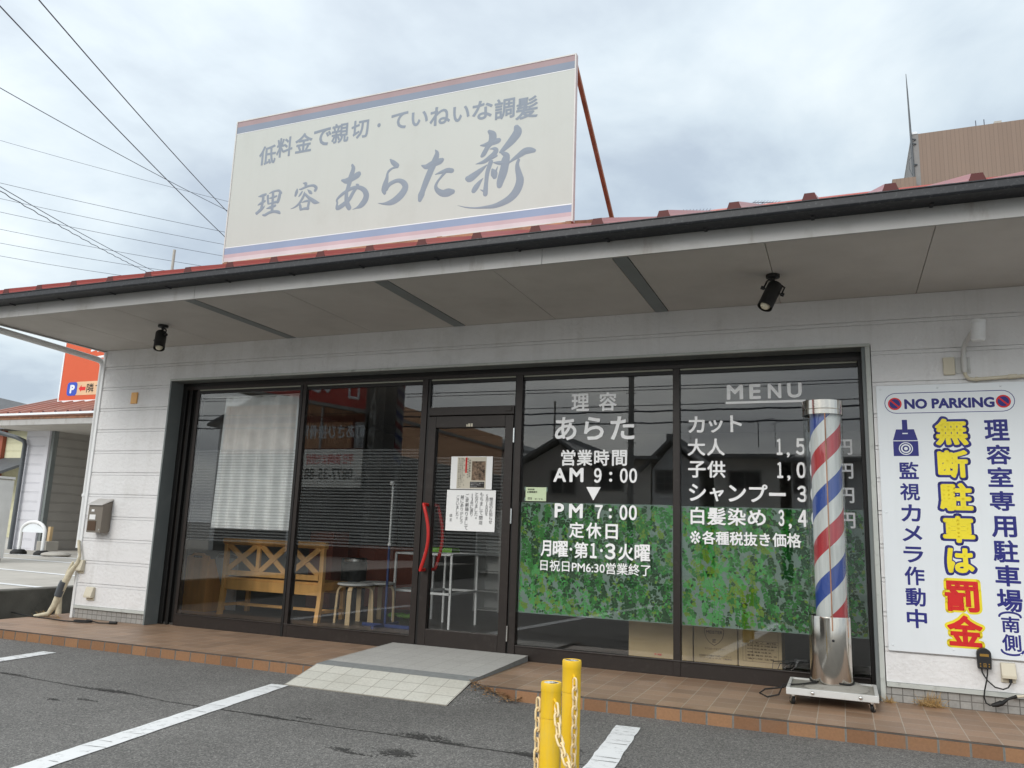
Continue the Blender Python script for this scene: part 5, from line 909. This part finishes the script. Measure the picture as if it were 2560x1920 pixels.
# overhead wires
WL = ['thick dark cable, the lower of two steep ones running to the rooftop sign', 'thick dark cable, the upper of two steep ones running to the rooftop sign', 'thin wire crossing the upper left sky less steeply than the two dark cables', 'faint topmost wire of the gently sloping lines in the left sky', 'gently sloping wire, highest of the lower bundle that reaches the rooftop sign', 'straight wire of the crossing pair that runs down to the left roof edge', 'wavy lashed cable of the crossing pair that runs down to the left roof edge', 'gently sloping wire, second of the lower bundle in the left sky', 'gently sloping wire, third of the lower bundle in the left sky', 'gently sloping wire just above the short grey roof pipe', 'gently sloping wire, last but one above the left roof edge', 'lowest gently sloping wire above the left roof edge']
for i, (a, b, r) in enumerate([((-1.49, -1.14, 6.97), (-7.43, 10.49, 8.07), 0.011), ((-1.02, -0.95, 7.01), (-7.45, 10.33, 8.81), 0.011), ((-8.45, 3.13, 9.71), (-14.17, 17.74, 12.89), 0.012), ((-37.28, 20.6, 22.12), (-22.64, 27.41, 18.47), 0.013), ((-37.35, 21.06, 19.68), (-22.86, 27.65, 16.84), 0.016), ((-12.3, 6.01, 9.34), (-23.28, 22.77, 12.85), 0.014), ((-12.28, 6.04, 9.22), (-23.73, 22.58, 12.86), 0.016), ((-37.37, 21.22, 18.79), (-22.98, 27.73, 16.18), 0.015), ((-37.4, 21.37, 18.03), (-23.06, 27.83, 15.55), 0.016), ((-37.27, 21.62, 17.02), (-24.6, 27.29, 15.03), 0.015), ((-37.02, 21.9, 16.19), (-27.29, 26.21, 14.81), 0.015), ((-36.79, 22.14, 15.43), (-29.64, 25.31, 14.46), 0.015)]):
    a, b = Vector(a), Vector(b); n = 60 if i == 6 else 14; pts = []
    for k in range(n+1):
        t = k/n; p = a.lerp(b, t); p.z -= (b-a).length*.006*4*t*(1-t)
        if i == 6: p.z += .018*sin(k*2.1)
        pts.append(p)
    tag(MB().tube(pts, r*.78, 6).build('overhead_wire', 'wire', None, smooth=80), WL[i], 'wire', 'overhead wires in the left sky')
# far right: tiled tower with mast
tw = thing('tower_block', 'tan tiled tower block rising behind the right end of the roof', 'building', (14, 22, 0)); MB().box(10.03, 20, 0, 26, 34, 13.79).build('wall', 'tan', tw); MB().box(9.86, 19.99, 0, 10.03, 34, 13.80).build('grey_edge', 'greycol', tw)
m = MB(); m.box(11.0, 20.6, 13.79, 12.35, 23, 13.99); m.box(10.95, 20.5, 13.99, 12.4, 23.1, 14.03); m.box(12.2, 20.5, 13.9, 12.4, 23.1, 14.10); m.build('roof_box', 'paleconc', tw); m = MB(); m.box(9.84, 19.97, 13.79, 10.0, 34, 13.86); m.build('coping', 'board', tw)
for x in (11.75, 11.98): MB().tube([(x, 20.8, 14), (x, 20.8, 14.36)], .014, 6).build('rod', 'wire', tw)
m = MB(); m.box(9.2, 19.6, 0, 9.86, 21, 12.2); m.build('lower_block', 'tan', tw)
an = thing('antenna_mast', 'tall thin antenna mast standing at the left edge of the tan tower block', 'mast', (9.79, 19.9, 12.2)); MB().tube([(9.83, 19.9, 12.2), (9.81, 19.9, 14.0), (9.79, 19.9, 15.3), (9.78, 19.9, 15.85)], [.035, .03, .02, .008], 8).build('mast', 'pipegrey', an, smooth=60)
m = MB()
for z in (12.75, 13.45, 13.6): m.bar((9.82, 19.9, z), (9.95, 19.97, z), .03, .03)
m.tube([(9.81, 19.88, 13.0), (9.72, 19.88, 12.9), (9.72, 19.88, 12.6), (9.82, 19.88, 12.3)], .009, 6); m.build('bracket', 'pipegrey', an)
def yagi(c, h, label, a=0., s=1., grp='roof antennas', base=0):
    t = thing('tv_antenna', label, 'antenna', c, grp); x, y, z = c; MB().tube([(x, y, z-base), (x, y, z+h)], .016*s, 6).build('pole', 'wire', t); m = MB(); d = Vector((cos(a), sin(a), .12)); e_ = Vector((-sin(a), cos(a), 0)); o = Vector((x, y, z+h*.97))
    m.tube([o-d*.35*s, o+d*.55*s], .010*s, 6)
    for k in range(9): p = o+d*s*(-.32+.105*k); m.tube([p-e_*.16*s, p+e_*.16*s], .006*s, 5)
    m.build('elements', 'wire', t); return t
yagi((6.55, 4.3, 5.2), .27, 'small television antenna poking over the roof right of the rooftop sign brace', .6, .42); yagi((5.77, 3.4, 4.9), .18, 'small television antenna half hidden behind the corner of the rooftop sign', .5, .42)
# dry weeds and litter
def weeds(cx, cy, n, spread, h, seed, label, z=0):
    rd = random.Random(seed); m = MB()
    for k in range(n):
        x, y = cx+rd.gauss(0, spread), cy-abs(rd.gauss(0, .012)); a = rd.uniform(0, 6.28); l = rd.uniform(.3, 1)*h; t = rd.uniform(.2, 1.3); d = Vector((cos(a)*sin(t), -abs(sin(a)*sin(t)), cos(t)))
        p0 = Vector((x, y, z)); p1 = p0+d*l*.6; p2 = p0+d*l+Vector((0, 0, -.25*l*sin(t)))
        if p2.z < z+.003: p2.z = z+.003
        m.tube([p0, p1, p2], [.0016, .0013, .0005], 4, cap=False)
    return tag(m.build('dry_weed', 'straw', None), label, 'weed', 'dry weeds in the wall joints')
weeds(7.86, -.02, 150, .035, .13, 1, 'clump of dry straw-coloured weeds under the parking sign', 0); weeds(7.62, -.02, 40, .012, .07, 2, 'tiny dry weed in the corner by the window trim')
weeds(-.25, -.10, 50, .10, .10, 3, 'dry weeds at the foot of the taped pipes left of the shop', 0)
rd = random.Random(5); m = MB()
for k in range(260):
    x, y = rd.uniform(5.0, 5.36), -.975-abs(rd.gauss(0, .05)); z = GZ+.006+max(0, (1-(x-5.0)/.3))*max(0, .088*(1-(-(y+.972)/.36)))+rd.uniform(0, .022); s = rd.uniform(.006, .02); a = rd.uniform(0, 6.28); m.quad((x, y, z), (x+s*cos(a), y+s*sin(a), z+rd.uniform(0, .01)), (x+s*1.6*cos(a+.3), y+s*1.6*sin(a+.3), z+rd.uniform(0, .008)), (x+s*cos(a+.7), y+s*sin(a+.7), z+.003))
f = MB(); n = 14
for k in range(n):
    ya, yb = -.972-.36*k/n, -.972-.36*(k+1)/n; za, zb = [.012-.088*(-(y+.972)/.36) for y in (ya, yb)]; wa, wb = [.30*(1+(y+.972)/.40) for y in (ya, yb)]
    f.quad((5.0015, ya, za), (5.0015, yb, zb), (5.0015+wb, yb, GZ+.001), (5.0015+wa, ya, GZ+.001))
struct(f.build('asphalt_fillet', 'asphalt'))
tag(m.build('leaf_litter', 'deadleaf', None), 'brown dead leaves caught between the ramp and the porch edge', 'leaves'); bpy.data.objects['leaf_litter']['kind'] = 'stuff'

# ------------------------------------------------------------------ across the street (seen in the windows)
def house(name, x0, x1, zw, zr, y, wall, label, gable=True, wins=(), deep=7., lap=True, xr=None, ridge='y'):
    t = thing(name, label, 'house', ((x0+x1)/2, y, GZ), 'houses across the street'); xr = (x0+x1)/2 if xr is None else xr
    m = MB(); m.box(x0, y-deep, GZ, x1, y, zw)
    if gable: m.add([(x0, y, zw), (x1, y, zw), (xr, y, zr-.12), (x0, y-deep, zw), (x1, y-deep, zw), (xr, y-deep, zr-.12)], [(0, 1, 2), (5, 4, 3)])
    if lap:
        for k in range(int((zw+.3)/.22)): m.box(x0, y, GZ+.3+.22*k, x1, y+.014, GZ+.3+.22*k+.012)
    m.build('wall', wall, t); m = MB()
    if gable:
        for xa, xb in ((x0-.35, xr), (xr, x1+.35)):
            za, zb = ((zw-.12, zr) if xa < xr else (zr, zw-.12)); m.add([(xa, y+.35, za), (xb, y+.35, zb), (xb, y-deep, zb), (xa, y-deep, za), (xa, y+.35, za+.1), (xb, y+.35, zb+.1), (xb, y-deep, zb+.1), (xa, y-deep, za+.1)], [(0, 3, 2, 1), (4, 5, 6, 7), (0, 1, 5, 4), (1, 2, 6, 5), (2, 3, 7, 6), (3, 0, 4, 7)])
        m.box(xr-.1, y+.36, zr+.02, xr+.1, y-deep, zr+.2)
    else: m.prism([(y+.5, zw-.1), (y+.5, zw+.0), (y-deep/2, zr), (y-deep, zw)], 'x', x0-.3, x1+.3)
    m.build('roof', 'hroof', t)
    for a, b, c, d in wins:
        wf = MB(); wf.box(a-.05, y, c-.05, b+.05, y+.04, c); wf.box(a-.05, y, d, b+.05, y+.04, d+.05); wf.box(a-.05, y, c, a, y+.04, d); wf.box(b, y, c, b+.05, y+.04, d); wf.box((a+b)/2-.02, y, c, (a+b)/2+.02, y+.035, d); wo = wf.build('window', 'conpole', t); MB().box(a, y+.003, c, b, y+.012, d).build('pane', 'hwin', wo)
    return t
YS = -18.0
struct(MB().box(-60, -30, -.3, 60, -13.2, -.072).build('bounce_pavement', 'lot'))  # pale ground added to bounce light up onto the house fronts
house('dark_gable_house', -2.5, .1, 3.1, 4.0, YS, 'hdark', 'dark gabled house across the street, leftmost in the opening-hours window', True, ((-1.3, -.5, 2.3, 3.0),), xr=-1.05, lap=False)
house('flat_roof_house', .14, 1.95, 3.45, 3.8, YS, 'hwall', 'plain cream house with a low roof between the dark gable and the clad house', False, ((.35, 1.05, 2.45, 3.05),), lap=False)
house('clad_gable_house', 2.0, 3.42, 3.1, 3.93, YS, 'hgrey', 'pale clad gabled house behind the street sign post', True, ((2.15, 2.62, 2.4, 3.0),), xr=2.6)
house('cream_gable_house', 3.85, 5.72, 3.50, 3.86, YS, 'hwall', 'cream gabled house reflected behind the prices of the menu window', False, ((4.33, 5.17, 2.53, 3.0),), lap=False)
house('grey_low_house', 6.05, 8.2, 3.40, 3.84, YS, 'hgrey', 'grey clad house at the right end of the row across the street', False, ((6.15, 7.5, 2.45, 3.2),))
house('grey_tall_house', -15.2, -9.5, 4.8, 6.1, YS, 'hgrey', 'tall pale grey gabled house reflected in the lace-curtained window', True, ((-13.6, -12.6, 3.6, 4.6),), xr=-12.4)
gb = thing('grey_cube_house', 'three-storey dark grey cube house reflected in the door', 'house', (-10, -25, GZ)); m = MB(); m.box(-14, -33, GZ, -7.0, -25, 5.25); m.build('wall', 'hgrey', gb); MB().box(-7.85, -25.0, 3.9, -7.62, -24.97, 4.9).build('window', 'hwin', gb); MB().box(-7.45, -25.0, 3.9, -7.22, -24.97, 4.9).build('window', 'hwin', gb)
house('small_slate_house', -6.9, -5.2, 4.1, 4.55, -25., 'hdark', 'small slate-roofed house between the cube house and the row', True, (), lap=False)
def upole(x, y, r, h, label, nm='utility_pole'):
    t = thing(nm, label, 'utility pole', (x, y, GZ), 'poles across the street'); MB().tube([(x, y, GZ), (x, y, h)], [r*1.1, r*.85], 16).build('pole', 'conpole', t, smooth=60); m = MB()
    for z in (h*.55, h*.62): m.bar((x-.6, y+.15, z), (x+.6, y+.15, z), .06, .06)
    for k in range(16): m.tube([(x-r*1.9, y, 2+.4*k), (x+r*1.9, y, 2+.4*k)], .01, 5)
    m.build('fittings', 'wire', t); return t
upole(2.80, -12, .068, 9, 'thick grey utility pole reflected right of the shop name'); upole(-1.95, -20, .038, 5.65, 'thin short pole reflected left of the shop name', 'thin_pole')
for i, (z0, z1, r, dy) in enumerate(((4.05, 4.12, .012, 0), (3.92, 3.97, .022, 0), (3.68, 3.66, .02, 0), (4.6, 4.5, .012, 0), (5.05, 5.0, .012, -3))):
    pts = []; n = 90
    for k in range(n+1):
        x = -16+34*k/n; t = (x-2.8)/10; pts.append((x, -12+dy, z0+(z1-z0)*k/n+.004*t*t*10+(.012*sin(k*2.3) if i in (1, 2) else 0)))
    tag(MB().tube(pts, r, 6).build('street_wire', 'wire', None), ['thin wire, second from the top, strung along the street past the thick pole', 'thick lashed cable in the middle of the street lines', 'lowest cable strung along the street past the thick pole', 'topmost wire of the near street lines', 'wire strung behind the thick pole on the far side of the street'][i], 'wire', 'wires along the street')
yagi((5.12, -18.5, 3.8), .82, 'television antenna, the tallest on the house reflected in the menu window', .3, .9, 'antennas on the houses across the street'); yagi((5.6, -18.6, 3.8), .75, 'television antenna with a satellite dish beside the tallest one', .9, .5, 'antennas on the houses across the street'); yagi((3.1, -18.4, 3.75), .68, 'television antenna at the left end of the menu window reflection', 1.2, .5, 'antennas on the houses across the street')
# clinic with its signs across the lot
cy0 = -12.0
cl = thing('clinic', 'orange-walled clinic with red-brown timber trim and a white letter band', 'building', (-5.5, cy0-3, GZ))
m = MB(); m.box(-9.5, cy0-8, GZ, -3.95, cy0, 3.0); m.build('lower_wall', 'towerdark', cl); m = MB(); m.box(-9.5, cy0-8, 3.0, -3.95, cy0, 4.4); m.build('upper_wall', 'corange', cl)
m = MB(); m.box(-9.5, cy0, 3.86, -3.95, cy0+.05, 4.03); m.box(-9.5, cy0, 2.98, -3.95, cy0+.05, 3.12); m.box(-5.0, cy0, 3.12, -4.94, cy0+.05, 3.86); m.box(-4.26, cy0, 3.12, -4.19, cy0+.05, 3.86); m.build('timber_trim', 'cwood', cl)
MB().box(-4.94, cy0, 3.12, -4.27, cy0+.02, 3.84).build('white_panel', 'board', cl); MB().box(-6.05, cy0, 3.12, -6.0, cy0+.06, 4.4).build('white_post', 'board', cl)
m = MB(); m.add([(-9.8, cy0+.7, 4.95), (-3.9, cy0+.7, 3.93), (-3.9, cy0-8, 3.93), (-9.8, cy0-8, 4.95), (-9.8, cy0+.7, 5.03), (-3.9, cy0+.7, 4.02), (-3.9, cy0-8, 4.02), (-9.8, cy0-8, 5.03)], [(0, 3, 2, 1), (4, 5, 6, 7), (0, 1, 5, 4), (1, 2, 6, 5), (2, 3, 7, 6), (3, 0, 4, 7)]); m.build('eave', 'conpole', cl)
m = MB(); m.add([(-9.8, cy0+.5, 5.03), (-4.1, cy0+.5, 4.05), (-4.1, cy0+.2, 5.6), (-9.8, cy0+.2, 6.2)], [(0, 1, 2, 3)]); m.box(-4.12, cy0+.2, 4.05, -4.06, cy0+.5, 5.6); m.build('red_fascia', 'credsign', cl)
m = MB(); T = BACK(cy0+.5)
for zz in ([(-6.1, 4.74), (-5.85, 4.62), (-5.72, 4.78), (-5.55, 4.62), (-5.35, 4.86)], [(-4.85, 4.9), (-4.85, 4.46), (-4.55, 4.40), (-4.55, 4.80), (-4.15, 4.68), (-4.1, 4.9)]):
    for a, b in zip(zz, zz[1:]): hat(m, a, b, .035, .035, T, .03, .05, 0)
m.build('white_zigzag', 'board', cl)
cs = thing('clinic_sign', 'white and clear clinic sign board with a telephone number standing before the clinic', 'sign', (-5.1, cy0+.9, GZ)); T = BACK(cy0+.9); FX = lambda a: a
m = MB()
for x in (-6.22, -3.98): m.box(x-.03, cy0+.84, GZ, x+.03, cy0+.9, 4.3 if x < -5 else 3.9)
m.build('post', 'board', cs); MB().box(-6.2, cy0+.86, 2.0, -4.0, cy0+.898, 3.0).build('board', 'hwall', cs)
def btext(mb, body, x0, x1, z0, z1, w, mi=0): text(mb, body, -x1, -x0, z0, z1, lambda x, z, d: (-x, cy0+.9+d, z), w, .004, mi)
m = MB(); btext(m, '平日 夜8時まで受付', -5.80, -4.33, 2.60, 2.88, .02, 0); btext(m, '0877-35-8839', -6.15, -4.32, 2.20, 2.50, .02, 1); btext(m, 'TEL', -4.28, -4.05, 2.17, 2.27, .01, 1); btext(m, '町あさひ接骨院', -6.08, -4.05, 3.28, 3.66, .02, 2); m.build('lettering', ['printred', 'blackink', 'board'], cs)
tt = thing('town_tower', 'dark upright sign tower with pale vertical lettering', 'sign', (-3.75, cy0+.6, GZ)); MB().box(-4.06, cy0+.3, GZ, -3.48, cy0+.9, 6.5).build('tower', 'towerdark', tt); m = MB()
for ch, zt in zip('HAPPY TOWN', (5.02, 4.48, 4.02, 3.57, 3.12, 0, 2.42, 1.92, 1.42, .92)):
    if ch != ' ': text(m, ch, 3.74, 3.92, zt-.40, zt, lambda x, z, d: (-x, cy0+.9+d, z), .03, .004, 0)
m.build('lettering', 'conpole', tt)
st = thing('striped_pole_sign', 'tall red, white and blue striped pole beside the sign tower', 'sign pole', (-3.2, cy0+.6, GZ)); o = MB().lathe([(0, 2.6), (.105, 2.6), (.105, 6), (0, 6)], (0, 0, 0), 20).build('striped_cylinder', 'shadestripes', None, smooth=50); o.parent = st; o.location = (0, 0, -GZ); MB().tube([(-3.2, cy0+.6, GZ), (-3.2, cy0+.6, 2.6)], .05, 10).build('post', 'conpole', st)
